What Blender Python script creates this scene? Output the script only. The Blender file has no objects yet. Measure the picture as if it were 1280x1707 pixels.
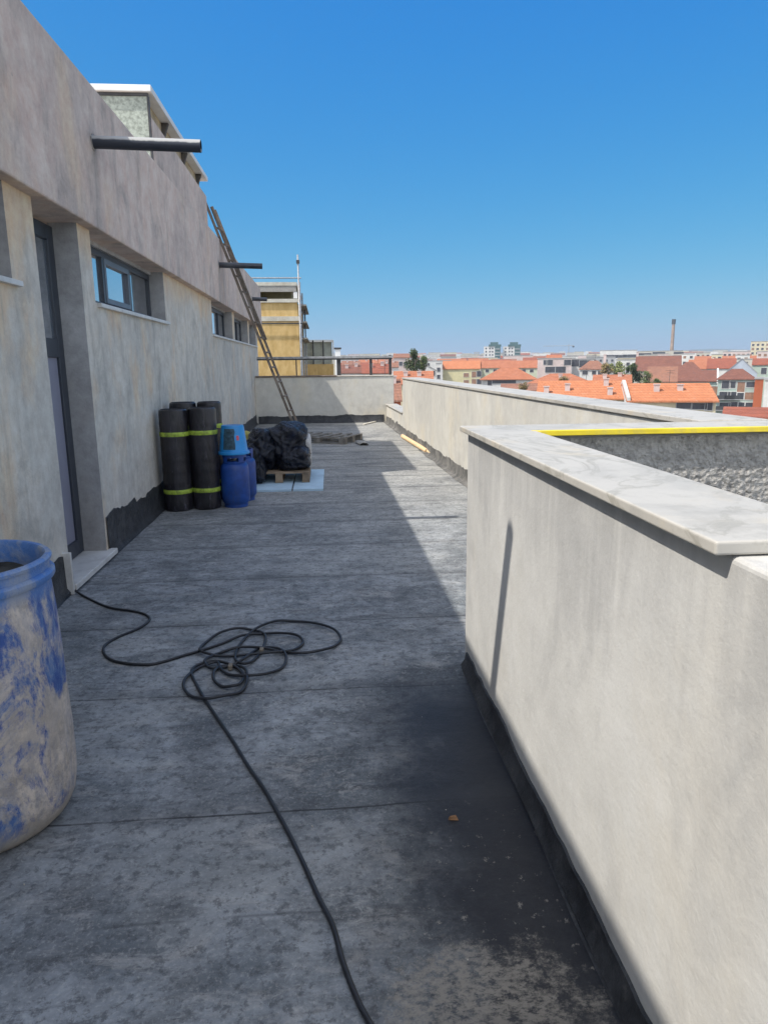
import bpy, math, random
from mathutils import Vector, noise
random.seed(7)
scene = bpy.context.scene
COL = scene.collection
R = math.radians

# ------------------------------------------------------------------ camera geometry
F, CX, CY, EYE = 1180.0, 640.0, 853.5, 1.55
PITCH, ROLL, YAW = R(11.85), R(0.6), R(4.6663)
fw = Vector((math.sin(YAW)*math.cos(PITCH), math.cos(YAW)*math.cos(PITCH), -math.sin(PITCH)))
r0 = Vector((math.cos(YAW), -math.sin(YAW), 0)); u0 = r0.cross(fw)
rt = r0*math.cos(ROLL) - u0*math.sin(ROLL); up = u0*math.cos(ROLL) + r0*math.sin(ROLL)
EYEP = Vector((0, 0, EYE))
def ray(px, py): return fw + rt*((px-CX)/F) - up*((py-CY)/F)
def on_z(px, py, z):
    d = ray(px, py); return EYEP + d*((z-EYE)/d.z)
def far(px, py, D):                      # point seen at (px,py) at horizontal distance D
    d = ray(px, py); return EYEP + d*(D/math.hypot(d.x, d.y))

# ------------------------------------------------------------------ mesh builder
OFF = {}
class MB:
    def __init__(s): s.v = []; s.f = []
    def poly(s, pts):
        n = len(s.v); s.v += [tuple(p) for p in pts]; s.f.append(tuple(range(n, n+len(pts))))
    def raw(s, vs, fs):
        n = len(s.v); s.v += [tuple(p) for p in vs]; s.f += [tuple(i+n for i in f) for f in fs]
    def box(s, x0, x1, y0, y1, z0, z1):
        s.raw([(x0,y0,z0),(x1,y0,z0),(x1,y1,z0),(x0,y1,z0),(x0,y0,z1),(x1,y0,z1),(x1,y1,z1),(x0,y1,z1)],
              [(0,3,2,1),(4,5,6,7),(0,1,5,4),(1,2,6,5),(2,3,7,6),(3,0,4,7)])
    def obox(s, o, u, v, w):             # oriented box from corner o and three edge vectors
        o = Vector(o); u = Vector(u); v = Vector(v); w = Vector(w)
        P = [o, o+u, o+u+v, o+v, o+w, o+u+w, o+u+v+w, o+v+w]
        s.raw(P, [(0,3,2,1),(4,5,6,7),(0,1,5,4),(1,2,6,5),(2,3,7,6),(3,0,4,7)])
    def prism(s, pts, z0, z1):
        n = len(pts)
        s.raw([(p[0],p[1],z0) for p in pts]+[(p[0],p[1],z1) for p in pts],
              [tuple(range(n-1,-1,-1)), tuple(range(n,2*n))]+[(i,(i+1)%n,n+(i+1)%n,n+i) for i in range(n)])
    def tube(s, pts, r, seg=10, cap=True, closed=False):
        pts = [Vector(p) for p in pts]; n = len(pts); base = len(s.v)
        rs = r if isinstance(r, (list, tuple)) else [r]*n
        nrm = None
        for i, p in enumerate(pts):
            t = (pts[min(i+1, n-1)] - pts[max(i-1, 0)]).normalized()
            if nrm is None: nrm = t.orthogonal().normalized()
            nrm = (nrm - t*nrm.dot(t)).normalized(); b = t.cross(nrm)
            for k in range(seg):
                a = 2*math.pi*k/seg
                s.v.append(tuple(p + (nrm*math.cos(a)+b*math.sin(a))*rs[i]))
        for i in range(n-1):
            for k in range(seg):
                a = base+i*seg+k; c = base+i*seg+(k+1) % seg
                s.f.append((a, c, c+seg, a+seg))
        if cap:
            s.f.append(tuple(base+k for k in range(seg-1, -1, -1)))
            s.f.append(tuple(base+(n-1)*seg+k for k in range(seg)))
    def lathe(s, prof, c, seg=40, cap0=True, cap1=True):
        base = len(s.v)
        for (r, z) in prof:
            for k in range(seg):
                a = 2*math.pi*k/seg; s.v.append((c[0]+r*math.cos(a), c[1]+r*math.sin(a), c[2]+z))
        m = len(prof)
        for i in range(m-1):
            for k in range(seg):
                a = base+i*seg+k; d = base+i*seg+(k+1) % seg
                s.f.append((a, d, d+seg, a+seg))
        if cap0: s.f.append(tuple(base+k for k in range(seg-1, -1, -1)))
        if cap1: s.f.append(tuple(base+(m-1)*seg+k for k in range(seg)))
    def build(s, name, mat, parent=None, smooth=False, bevel=0, segs=2, loc=None):
        me = bpy.data.meshes.new(name)
        o = bpy.data.objects.new(name, me); COL.objects.link(o)
        off = Vector((0, 0, 0))
        if parent is not None:
            o.parent = parent; off = OFF[parent.name]
        elif loc is not None:
            off = Vector(loc); o.location = off
        OFF[o.name] = off
        me.from_pydata([tuple(Vector(p)-off) for p in s.v], [], s.f)
        if mat is not None: me.materials.append(mat)
        if smooth:
            for p in me.polygons: p.use_smooth = True
            if smooth == 'auto':
                try: me.set_sharp_from_angle(angle=R(40))
                except Exception: pass
        if bevel:
            b = o.modifiers.new('bevel', 'BEVEL'); b.width = bevel; b.segments = segs
            b.limit_method = 'ANGLE'; b.angle_limit = R(35); b.use_clamp_overlap = True
        me.update()
        return o

def tag(o, label=None, cat=None, group=None, kind=None):
    if label: o['label'] = label
    if cat: o['category'] = cat
    if group: o['group'] = group
    if kind: o['kind'] = kind
    return o
def thing(name, label, cat, loc=(0,0,0), group=None):
    o = bpy.data.objects.new(name, None); COL.objects.link(o); o.location = loc
    o.empty_display_size = .1
    OFF[o.name] = Vector(loc)
    return tag(o, label, cat, group)
def copy_thing(root, loc, rz, label):
    c = root.copy(); COL.objects.link(c); c.location = loc; c.rotation_euler = (0, 0, rz)
    if label: c['label'] = label
    for ch in [o for o in COL.objects if o.parent == root]:
        d = ch.copy(); COL.objects.link(d); d.parent = c
        for g in [o for o in COL.objects if o.parent == ch]:
            e = g.copy(); COL.objects.link(e); e.parent = d
    OFF[c.name] = Vector(loc)
    return c

# ------------------------------------------------------------------ materials
class NT:
    def __init__(s, name):
        s.m = bpy.data.materials.new(name); s.m.use_nodes = True
        s.t = s.m.node_tree; s.n = s.t.nodes; s.l = s.t.links
        s.b = s.n['Principled BSDF']; s.tc = s.n.new('ShaderNodeTexCoord')
    def con(s, a, b): s.l.new(a, b)
    def mapping(s, scale=(1,1,1), loc=(0,0,0), rot=(0,0,0), src=None):
        m = s.n.new('ShaderNodeMapping'); m.inputs['Scale'].default_value = scale
        m.inputs['Location'].default_value = loc; m.inputs['Rotation'].default_value = rot
        s.con(src or s.tc.outputs['Object'], m.inputs['Vector']); return m.outputs['Vector']
    def noise(s, scale=1, detail=6, rough=.6, vec=None, dist=0):
        n = s.n.new('ShaderNodeTexNoise'); n.inputs['Scale'].default_value = scale
        n.inputs['Detail'].default_value = detail; n.inputs['Roughness'].default_value = rough
        n.inputs['Distortion'].default_value = dist
        s.con(vec or s.tc.outputs['Object'], n.inputs['Vector']); return n.outputs['Fac']
    def ramp(s, fac, stops):
        r = s.n.new('ShaderNodeValToRGB'); e = r.color_ramp.elements
        while len(e) > len(stops): e.remove(e[-1])
        while len(e) < len(stops): e.new(.5)
        for i, (p, c) in enumerate(stops):
            e[i].position = p
            e[i].color = c if len(c) == 4 else (*c, 1)
        s.con(fac, r.inputs['Fac']); return r.outputs['Color']
    def fr(s, fac, a, b, lo=0., hi=1.):   # smooth map range
        r = s.n.new('ShaderNodeMapRange'); r.clamp = True
        r.inputs['From Min'].default_value = a; r.inputs['From Max'].default_value = b
        r.inputs['To Min'].default_value = lo; r.inputs['To Max'].default_value = hi
        r.interpolation_type = 'SMOOTHSTEP'
        s.con(fac, r.inputs['Value']); return r.outputs['Result']
    def math(s, op, a, b=None):
        m = s.n.new('ShaderNodeMath'); m.operation = op
        for i, x in enumerate((a, b)):
            if x is None: continue
            if isinstance(x, (int, float)): m.inputs[i].default_value = x
            else: s.con(x, m.inputs[i])
        return m.outputs[0]
    def mix(s, fac, a, b, mode='MIX'):
        m = s.n.new('ShaderNodeMix'); m.data_type = 'RGBA'; m.blend_type = mode
        for key, x in ((0, fac), (6, a), (7, b)):
            if isinstance(x, (int, float)): m.inputs[key].default_value = x
            elif isinstance(x, tuple): m.inputs[key].default_value = x if len(x) == 4 else (*x, 1)
            else: s.con(x, m.inputs[key])
        return m.outputs[2]
    def sep(s):
        x = s.n.new('ShaderNodeSeparateXYZ'); s.con(s.tc.outputs['Object'], x.inputs[0]); return x.outputs
    def bump(s, h, strength=.3, dist=.01, prev=None):
        b = s.n.new('ShaderNodeBump'); b.inputs['Strength'].default_value = strength
        b.inputs['Distance'].default_value = dist; s.con(h, b.inputs['Height'])
        if prev: s.con(prev, b.inputs['Normal'])
        return b.outputs['Normal']
    def out(s, col=None, rough=.8, normal=None, spec=None, metal=None):
        if col is not None:
            if isinstance(col, tuple): s.b.inputs['Base Color'].default_value = (*col, 1)
            else: s.con(col, s.b.inputs['Base Color'])
        if isinstance(rough, (int, float)): s.b.inputs['Roughness'].default_value = rough
        else: s.con(rough, s.b.inputs['Roughness'])
        if normal: s.con(normal, s.b.inputs['Normal'])
        if spec is not None: s.b.inputs['Specular IOR Level'].default_value = spec
        if metal is not None: s.b.inputs['Metallic'].default_value = metal
        return s.m

def plaster(name, c1, c2, stain, warm, streak=.5, pores=.5, bump=.35, grime=(), warmz=(), mott=.55, fine=.75, spots=()):
    k = NT(name); X, Y, Z = k.sep()
    n1 = k.noise(.75, 8, .66, dist=.5)
    col = k.mix(k.fr(n1, .38, .60), c1, c2)
    n4 = k.noise(1.5, 7, .62, vec=k.mapping((1, 1, .55), (19, 12, 5)), dist=.3)
    col = k.mix(k.math('MULTIPLY', k.fr(n4, .50, .68), .6), col, warm)
    n2 = k.noise(1.0, 8, .68, vec=k.mapping((2.4, 2.4, 1.3), (3, 1, 7)), dist=.7)
    col = k.mix(k.math('MULTIPLY', k.fr(n2, .50, .68), streak), col, stain)
    n3 = k.noise(1.0, 7, .65, vec=k.mapping((8, 8, .45), (9, 2, 4)))
    col = k.mix(k.math('MULTIPLY', k.fr(n3, .50, .70), streak*fine), col, stain)
    for (z0, z1, amt) in grime:          # weather marks along an edge, broken up by noise
        gz = k.fr(k.math('ADD', Z, k.math('MULTIPLY', k.math('SUBTRACT', n2, .5), 1.1)), z0, z1)
        col = k.mix(k.math('MULTIPLY', gz, k.math('MULTIPLY', k.fr(n3, .35, .6), amt)), col, stain)
    for (z0, z1, amt) in warmz:
        gz = k.fr(k.math('ADD', Z, k.math('MULTIPLY', k.math('SUBTRACT', n4, .5), .9)), z0, z1)
        col = k.mix(k.math('MULTIPLY', gz, amt), col, warm)
    for yy in spots:                     # run marks below the rainwater spouts
        dy = k.math('ADD', k.math('ABSOLUTE', k.math('SUBTRACT', Y, yy)), k.math('MULTIPLY', k.math('SUBTRACT', n3, .5), .55))
        m_ = k.math('MULTIPLY', k.fr(dy, .02, .24, 1, 0), k.fr(Z, 3.36, 3.22))
        col = k.mix(k.math('MULTIPLY', m_, .6), col, stain)
    n5 = k.noise(38, 4, .7)
    col = k.mix(k.math('MULTIPLY', k.fr(n5, .60, .72), pores*.5), col, stain)
    n6 = k.noise(6, 9, .78)
    col = k.mix(mott, col, k.ramp(n6, [(.32, (.30,)*3), (.68, (.70,)*3)]), 'OVERLAY')
    v = k.n.new('ShaderNodeTexVoronoi'); v.inputs['Scale'].default_value = 5.5
    k.con(k.mapping((1,1,.7), (2,2,2)), v.inputs['Vector'])
    chip = k.math('MULTIPLY', k.fr(k.math('ADD', v.outputs['Distance'], k.math('MULTIPLY', k.math('SUBTRACT', k.noise(60, 4, .7), .5), .08)), .035, .05, 1, 0), k.fr(k.noise(2.2, 3, .5, vec=k.mapping(loc=(40,1,1))), .52, .6))
    col = k.mix(k.math('MULTIPLY', chip, .6), col, stain)
    hb = k.math('ADD', k.noise(6, 6, .7), k.math('MULTIPLY', k.noise(60, 3, .6), .35))
    hb = k.math('ADD', hb, k.math('MULTIPLY', k.noise(1.6, 4, .5), 1.5))
    return k.out(col, .88, k.bump(hb, bump, .014), spec=.25)

def simple(name, c, rough=.6, var=.15, scale=8, metal=0, spec=.4, bump=0, dirt=None, dirtamt=.5):
    k = NT(name)
    n = k.noise(scale, 6, .65)
    d = tuple(max(0, x*(1-var)) for x in c); e = tuple(min(1, x*(1+var)) for x in c)
    col = k.mix(k.fr(n, .3, .7), d, e)
    if dirt:
        col = k.mix(k.math('MULTIPLY', k.fr(k.noise(scale*.6, 8, .7, vec=k.mapping((1,1,.5),(4,5,6))), .48, .66), dirtamt), col, dirt)
    nb = k.bump(k.noise(scale*4, 5, .6), bump, .01) if bump else None
    return k.out(col, rough, nb, spec=spec, metal=metal)

M = {}
M['band'] = plaster('render_upper', (.69, .55, .465), (.56, .46, .40), (.33, .29, .26), (.72, .54, .38), .5, .4, .4, grime=((-.33, -.75, .75),), warmz=(), fine=.22, spots=(-3.88, 2.89, -8.05))
M['wall'] = plaster('render_lower', (.66, .60, .51), (.54, .505, .445), (.33, .31, .27), (.72, .52, .32), .55, .5, .45, warmz=((2.2, 2.55, .65),))
M['reveal'] = plaster('render_reveal', (.42, .42, .42), (.34, .34, .34), (.24, .24, .24), (.36, .34, .32), .3, .3)
M['white'] = plaster('render_parapet', (.56, .55, .52), (.50, .492, .468), (.36, .355, .345), (.56, .53, .47), .34, .1, .22, grime=((.75, 1.2, .6),), mott=.2, fine=.05)
M['pale'] = plaster('render_far_parapet', (.60, .575, .51), (.52, .50, .45), (.40, .385, .35), (.62, .56, .44), .4, .15, .3, mott=.28, fine=.3)

# rough mortar
k = NT('rough_mortar')
v = k.n.new('ShaderNodeTexVoronoi'); v.inputs['Scale'].default_value = 55
k.con(k.tc.outputs['Object'], v.inputs['Vector'])
nn = k.noise(40, 8, .75)
hh = k.math('ADD', nn, k.math('MULTIPLY', v.outputs['Distance'], .8))
M['mortar'] = k.out(k.mix(k.fr(k.noise(18, 6, .7), .35, .65), (.42,.405,.38), (.62,.60,.56)), .95, k.bump(hh, 1.0, .03), spec=.1)

# marble
k = NT('white_marble')
w1 = k.noise(2.2, 10, .62, vec=k.mapping((1.0, .55, 1), rot=(0,0,.4)), dist=1.5)
vein = k.math('ABSOLUTE', k.math('SUBTRACT', w1, .5))
col = k.mix(k.fr(vein, -.01, .028), (.33,.31,.26), (.475,.45,.40))
w2 = k.noise(1.4, 8, .6, dist=1.2, vec=k.mapping((1,1,1),(5,3,1)))
col = k.mix(k.math('MULTIPLY', k.fr(w2, .50, .66), .6), col, (.36,.345,.31))
col = k.mix(k.math('MULTIPLY', k.fr(k.noise(3.1, 6, .6, vec=k.mapping((1,1,1),(9,9,9))), .56, .7), .5), col, (.55,.47,.34))
col = k.mix(k.math('MULTIPLY', k.fr(k.noise(45, 4, .7), .6, .7), .3), col, (.36,.34,.31))
col = k.mix(k.math('MULTIPLY', k.fr(k.noise(6, 9, .75, vec=k.mapping(loc=(3,8,1))), .50, .66), .5), col, (.33,.31,.27))
M['marble'] = k.out(col, .5, k.bump(k.noise(30, 4, .6), .12, .004), spec=.4)

# bitumen floor (object coordinates are world metres)
k = NT('bitumen_membrane')
X, Y, Z = k.sep()
fade = k.fr(Y, 3.5, 12.0)                                  # older dusty field towards the far end
big = k.noise(2.3, 9, .70, dist=.6)
base = k.mix(k.fr(big, .36, .64), (.125,.142,.157), (.28,.30,.318))
basef = k.mix(k.fr(k.noise(1.0, 8, .7, vec=k.mapping((.55, 2.6, 1))), .33, .66), (.22,.218,.205), (.40,.39,.355))
col = k.mix(fade, base, basef)
mm_ = k.noise(9, 9, .78, vec=k.mapping((1,1.3,1),(8,8,8)), dist=.5)
col = k.mix(.5, col, k.ramp(mm_, [(.38, (.27,)*3), (.62, (.73,)*3)]), 'OVERLAY')
st_ = k.noise(1.15, 7, .62, vec=k.mapping((1,.8,1),(21,4,3)), dist=1.0)
col = k.mix(k.math('MULTIPLY', k.fr(st_, .50, .66), .5), col, (.075,.082,.09))
st2 = k.noise(.8, 7, .65, vec=k.mapping((1,1,1),(2,14,3)), dist=.8)
col = k.mix(k.math('MULTIPLY', k.fr(st2, .52, .66), .45), col, (.36,.37,.365))
# scuffs running across the sheets
sc = k.noise(1.0, 9, .75, vec=k.mapping((2.0, 9.0, 1), (2,5,0)), dist=.4)
col = k.mix(k.math('MULTIPLY', k.fr(sc, .50, .66), .6), col, (.07,.072,.076))
sc2 = k.noise(1.0, 9, .8, vec=k.mapping((3.0, 6.0, 1), (12,25,0)), dist=.6)
col = k.mix(k.math('MULTIPLY', k.fr(sc2, .52, .66), .5), col, (.42,.41,.39))
gr = k.noise(70, 5, .8)
col = k.mix(k.math('MULTIPLY', k.fr(gr, .50, .66), .42), col, (.47,.47,.455))
gr2 = k.noise(22, 8, .8, vec=k.mapping((1,1,1),(5,5,5)))
col = k.mix(k.math('MULTIPLY', k.fr(gr2, .50, .60), .62), col, (.06,.063,.07))
fl_ = k.noise(16, 9, .8, vec=k.mapping((1,1.2,1),(14,3,8)), dist=.8)
fm_ = k.fr(k.noise(1.3, 4, .6, vec=k.mapping(loc=(3,30,1))), .42, .62)
col = k.mix(k.math('MULTIPLY', k.math('MULTIPLY', k.fr(fl_, .52, .62), fm_), .6), col, (.42,.43,.42))
# dark primer brushed along the near parapet
edge = k.math('ADD', X, k.math('MULTIPLY', k.math('SUBTRACT', k.noise(2.4, 8, .7), .5), .75))
ny = k.fr(Y, 2.9, 3.7, 1, 0)
prim = k.math('MULTIPLY', k.fr(edge, -.05, .45), ny)
prim = k.math('MULTIPLY', prim, .95)
col = k.mix(prim, col, (.013,.014,.019))
# pale cement residue
blob = k.math('ADD', k.math('POWER', k.math('DIVIDE', k.math('SUBTRACT', X, .37), .24), 2.0),
              k.math('POWER', k.math('DIVIDE', k.math('SUBTRACT', Y, 1.40), .19), 2.0))
bn = k.math('ADD', blob, k.math('MULTIPLY', k.math('SUBTRACT', k.noise(5, 10, .85), .5), 8.5))
col = k.mix(k.math('MULTIPLY', k.fr(bn, .5, 1.6, 1, 0), k.math('MULTIPLY', k.fr(k.noise(30, 9, .8, vec=k.mapping((1,1.6,1),(2,9,4))), .40, .56), .7)), col, (.30,.275,.235))
sp = k.noise(26, 6, .75, vec=k.mapping((1,1,1),(31,7,2)))
near = k.math('MULTIPLY', k.fr(X, -.1, .3), k.fr(Y, 1.9, 2.4, 1, 0))
col = k.mix(k.math('MULTIPLY', k.math('MULTIPLY', k.fr(sp, .60, .66), near), .7), col, (.27,.25,.22))
# lap seams
yn = k.math('ADD', Y, k.math('MULTIPLY', k.math('SUBTRACT', k.noise(1.7, 3, .5), .5), .05))
fr_ = k.math('FRACT', k.math('ADD', k.math('MULTIPLY', yn, 1.06), .104))
seam = k.fr(k.math('ABSOLUTE', k.math('SUBTRACT', fr_, .5)), .001, .0085, 1, 0)
bleed = k.fr(k.math('ADD', k.math('SUBTRACT', .5, fr_), k.math('MULTIPLY', k.math('SUBTRACT', k.noise(14, 7, .75), .5), .09)), -.03, .07, 1, 0)
bleed = k.math('MULTIPLY', bleed, k.fr(k.math('SUBTRACT', fr_, .5), .03, .12, 1, 0))
col = k.mix(k.math('MULTIPLY', bleed, .28), col, (.05,.052,.056))
seamv = k.math('MULTIPLY', seam, k.fr(k.noise(3, 6, .7, vec=k.mapping((1,1,1),(7,1,1))), .34, .54, .22, 1))
col = k.mix(k.math('MULTIPLY', seamv, .85), col, (.02,.02,.022))
yn2 = k.math('FRACT', k.math('MULTIPLY', yn, 3.1))
seam2 = k.fr(k.math('ABSOLUTE', k.math('SUBTRACT', yn2, .5)), .0, .03, 1, 0)
seam2 = k.math('MULTIPLY', seam2, k.fr(k.noise(2, 5, .7, vec=k.mapping((1,3,1),(3,9,1))), .5, .62))
col = k.mix(k.math('MULTIPLY', seam2, .4), col, (.03,.03,.033))
rr = k.mix(prim, (.78,)*3, (.5,)*3)
h = k.math('ADD', k.math('MULTIPLY', k.noise(70, 5, .75), .5), k.math('MULTIPLY', k.noise(9, 6, .7), 1.2))
h = k.math('ADD', h, k.math('MULTIPLY', fr_, .25))
M['floor'] = k.out(col, .8, k.bump(h, .35, .008), spec=.3)
k.con(rr, k.b.inputs['Roughness'])

k = NT('black_bitumen')
col = k.mix(k.fr(k.noise(7, 8, .75), .35, .65), (.016,.017,.02), (.05,.052,.056))
col = k.mix(k.math('MULTIPLY', k.fr(k.noise(25, 6, .75), .56, .7), .4), col, (.16,.155,.145))
M['bitumen'] = k.out(col, .55, k.bump(k.noise(14, 7, .7), .7, .012), spec=.4)
k = NT('dusty_bitumen')
col = k.mix(k.fr(k.noise(5, 8, .75), .35, .65), (.07,.07,.066), (.20,.19,.175))
M['dusty'] = k.out(col, .8, k.bump(k.noise(14, 7, .7), .7, .012), spec=.3)

# dirty blue drum
k = NT('muddy_blue_plastic')
n1 = k.noise(4.6, 10, .76, dist=.7, vec=k.mapping((1,1,.7),(1.3,2,.4)))
n2 = k.noise(17, 8, .8, vec=k.mapping((1.4,1.4,.5),(3,3,3), rot=(.3,.2,0)))
mx = k.math('ADD', k.math('MULTIPLY', n1, .72), k.math('MULTIPLY', n2, .28))
cl = k.mix(k.fr(k.noise(14, 8, .75), .35, .65), (.36,.32,.28), (.68,.60,.52))
cl = k.mix(k.math('MULTIPLY', k.fr(n2, .42, .6), .35), cl, (.14,.19,.30))
sg = k.noise(1, 9, .8, vec=k.mapping((60, 60, 7), (1,2,3), rot=(.25,.15,0)))
cl = k.mix(k.math('MULTIPLY', k.fr(sg, .55, .66), .5), cl, (.07,.13,.32))
fn = k.noise(70, 6, .8)
cl = k.mix(k.math('MULTIPLY', k.fr(fn, .52, .66), .4), cl, (.16,.15,.15))
cl = k.mix(k.math('MULTIPLY', k.fr(k.noise(2.1, 6, .6, vec=k.mapping(loc=(7,7,7))), .45, .6), .45), cl, (.47,.41,.34))
bl = k.mix(k.fr(n2, .4, .6), (.035,.085,.29), (.11,.20,.40))
X, Y, Z = k.sep()
col = k.mix(k.fr(k.math('ADD', mx, k.math('MULTIPLY', Z, -.03)), .405, .505), bl, cl)
col = k.mix(k.fr(Z, .80, .86), col, k.mix(k.fr(n1, .42, .58), (.08,.19,.46), (.26,.31,.41)))
col = k.mix(k.math('MULTIPLY', k.fr(Z, .03, .12, 1, 0), .8), col, (.37,.33,.28))
M['drum'] = k.out(col, .5, k.bump(k.math('ADD', n1, k.math('MULTIPLY', k.noise(50, 5, .7), .3)), .6, .018), spec=.4)
M['drum_in'] = simple('drum_residue', (.045,.045,.04), .9, .5, 9, bump=.5)

M['sill'] = simple('sill_stone', (.62,.61,.58), .5, .12, 5, dirt=(.35,.33,.30), dirtamt=.5)
M['anth'] = simple('anthracite_frame', (.035,.042,.055), .4, .1, 5, spec=.5)
M['pvc'] = simple('black_pipe', (.028,.034,.048), .28, .2, 6, spec=.6, dirt=(.12,.12,.12), dirtamt=.3)
M['insul'] = simple('mesh_sheet', (.34,.38,.33), .9, .35, 22, bump=.4)
M['roofwhite'] = simple('white_slab', (.74,.74,.72), .7, .08, 3)
k = NT('sunlit_pipe'); g_ = k.n.new('ShaderNodeNewGeometry'); sz = k.n.new('ShaderNodeSeparateXYZ'); k.con(g_.outputs['Normal'], sz.inputs[0])
X, Y, Z = k.sep()
f_ = k.fr(k.math('ADD', sz.outputs[2], k.math('MULTIPLY', k.math('SUBTRACT', k.noise(14, 5, .7), .5), .5)), .15, .45)  # sun on the spout's top painted as pale grey, by surface normal
M['pvcsun'] = k.out(k.mix(f_, (.026,.032,.046), (.40,.40,.385)), .4, spec=.5)
M['wood'] = simple('weathered_wood', (.20,.155,.11), .85, .35, 9, bump=.4, dirt=(.08,.07,.06))
M['palwood'] = simple('pallet_wood', (.27,.20,.135), .85, .35, 7, bump=.4, dirt=(.10,.08,.06))
M['greywood'] = simple('grey_wood', (.24,.225,.20), .85, .3, 7, bump=.4, dirt=(.10,.09,.08))
M['ladder'] = simple('ladder_wood', (.17,.135,.105), .7, .35, 9, dirt=(.32,.30,.27), dirtamt=.4)
M['steel'] = simple('galvanised_steel', (.34,.34,.34), .5, .25, 12, metal=.4)
M['darksteel'] = simple('dark_steel', (.06,.06,.062), .5, .3, 12, metal=.3)
M['cable'] = simple('black_rubber', (.013,.015,.02), .45, .3, 12, spec=.5)
M['yellow'] = simple('yellow_edge_strip', (.80,.62,.03), .5, .1, 6, dirt=(.42,.36,.16), dirtamt=.5)
M['lime'] = simple('lime_band', (.36,.48,.06), .5, .3, 26, spec=.4, dirt=(.12,.16,.05), dirtamt=.7)
M['label'] = simple('paper_label', (.60,.60,.66), .7, .1, 20)
M['gas'] = simple('gas_bottle_blue', (.012,.06,.27), .38, .25, 6, spec=.5, dirt=(.05,.07,.12), dirtamt=.5)
M['bucket'] = simple('bucket_blue', (.02,.26,.62), .4, .12, 5, spec=.5, dirt=(.10,.25,.38), dirtamt=.35)
M['rollfilm'] = None
k = NT('bitumen_roll')
n = k.noise(1, 8, .7, vec=k.mapping((9, 9, 2.2)), dist=.8)
col = k.mix(k.fr(n, .4, .6), (.008,.008,.011), (.026,.024,.03))
col = k.mix(k.math('MULTIPLY', k.fr(k.noise(1, 7, .8, vec=k.mapping((16,16,4),(4,4,4))), .57, .66), .55), col, (.13,.12,.16))  # violet-grey streaks: highlights of the plastic wrap painted into the colour
M['roll'] = k.out(col, .38, k.bump(n, .6, .02), spec=.5)
M['rollend'] = simple('roll_end', (.03,.03,.034), .8, .4, 30, bump=.6)
k = NT('black_polythene')
n = k.noise(4.5, 8, .7, dist=1.0)
M['poly'] = k.out(k.mix(k.fr(k.noise(9, 6, .7), .45, .7), (.003,.005,.012), (.008,.013,.032)), .30, k.bump(n, .9, .05), spec=.5)
M['xps'] = simple('light_blue_board', (.44,.60,.72), .75, .06, 6, dirt=(.25,.36,.45), dirtamt=.3)
M['bagwhite'] = simple('white_wrapping', (.50,.49,.47), .7, .25, 14, bump=.6)
M['ball'] = simple('yellow_foam', (.40,.36,.10), .7, .3, 12, bump=.5)
M['card'] = simple('cardboard_tube', (.70,.50,.29), .8, .1, 8)
M['debris'] = simple('brown_chip', (.22,.12,.06), .8, .3, 30)
M['film'] = simple('pale_film_glass', (.24,.24,.30), .35, .08, 2, spec=.5)

def glass(name, tint, refl=.55):
    k = NT(name)
    g = k.n.new('ShaderNodeBsdfGlossy'); g.inputs['Roughness'].default_value = .02
    g.inputs['Color'].default_value = (.95,.97,1,1)
    k.b.inputs['Base Color'].default_value = (*tint, 1); k.b.inputs['Roughness'].default_value = .1
    fz = k.n.new('ShaderNodeFresnel'); fz.inputs['IOR'].default_value = 1.6
    ms = k.n.new('ShaderNodeMixShader')
    k.con(k.math('MULTIPLY', k.math('ADD', fz.outputs[0], refl*.3), 1.0), ms.inputs[0])
    k.con(k.b.outputs[0], ms.inputs[1]); k.con(g.outputs[0], ms.inputs[2])
    k.con(ms.outputs[0], k.n['Material Output'].inputs['Surface']); return k.m
M['glass'] = glass('window_glass', (.10,.13,.16), 1.2)
M['glassdark'] = glass('dark_window_glass', (.03,.04,.05), .4)
M['blind'] = simple('pale_blue_blind', (.42,.58,.70), .5, .06, 3)

# ------------------------------------------------------------------ penthouse building on the left
WX, BX = -1.82, -1.73
ZB, ZT = 2.61, 3.69
pent = thing('penthouse_building', 'long grey-beige rendered penthouse with overhanging upper band along the left of the terrace', 'building', (-1.82, 10, 0))

def wall_openings(m, x, y0, y1, z0, z1, ops, depth):
    ys = sorted(set([y0, y1] + [o[0] for o in ops] + [o[1] for o in ops]))
    zs = sorted(set([z0, z1] + [o[2] for o in ops] + [o[3] for o in ops]))
    for a, b in zip(ys, ys[1:]):
        for c, d in zip(zs, zs[1:]):
            my, mz = (a+b)/2, (c+d)/2
            if any(o[0] < my < o[1] and o[2] < mz < o[3] for o in ops): continue
            m.poly([(x,a,c),(x,b,c),(x,b,d),(x,a,d)])
ops = [(2.2, 4.55, 2.06, ZB), (4.97, 5.82, 0.0, ZB), (6.12, 8.75, 2.06, ZB),
       (12.35, 15.05, 2.06, ZB), (15.4, 18.05, 2.06, ZB), (18.4, 20.1, 2.06, ZB)]
m = MB(); wall_openings(m, WX, -3.0, 20.55, 0, ZB, ops, .2)
m.poly([(WX,20.55,0),(-8,20.55,0),(-8,20.55,ZB),(WX,20.55,ZB)])
m.poly([(WX,-3,0),(WX,-3,ZB),(-8,-3,ZB),(-8,-3,0)])
m.build('wall', M['wall'], pent)
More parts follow.
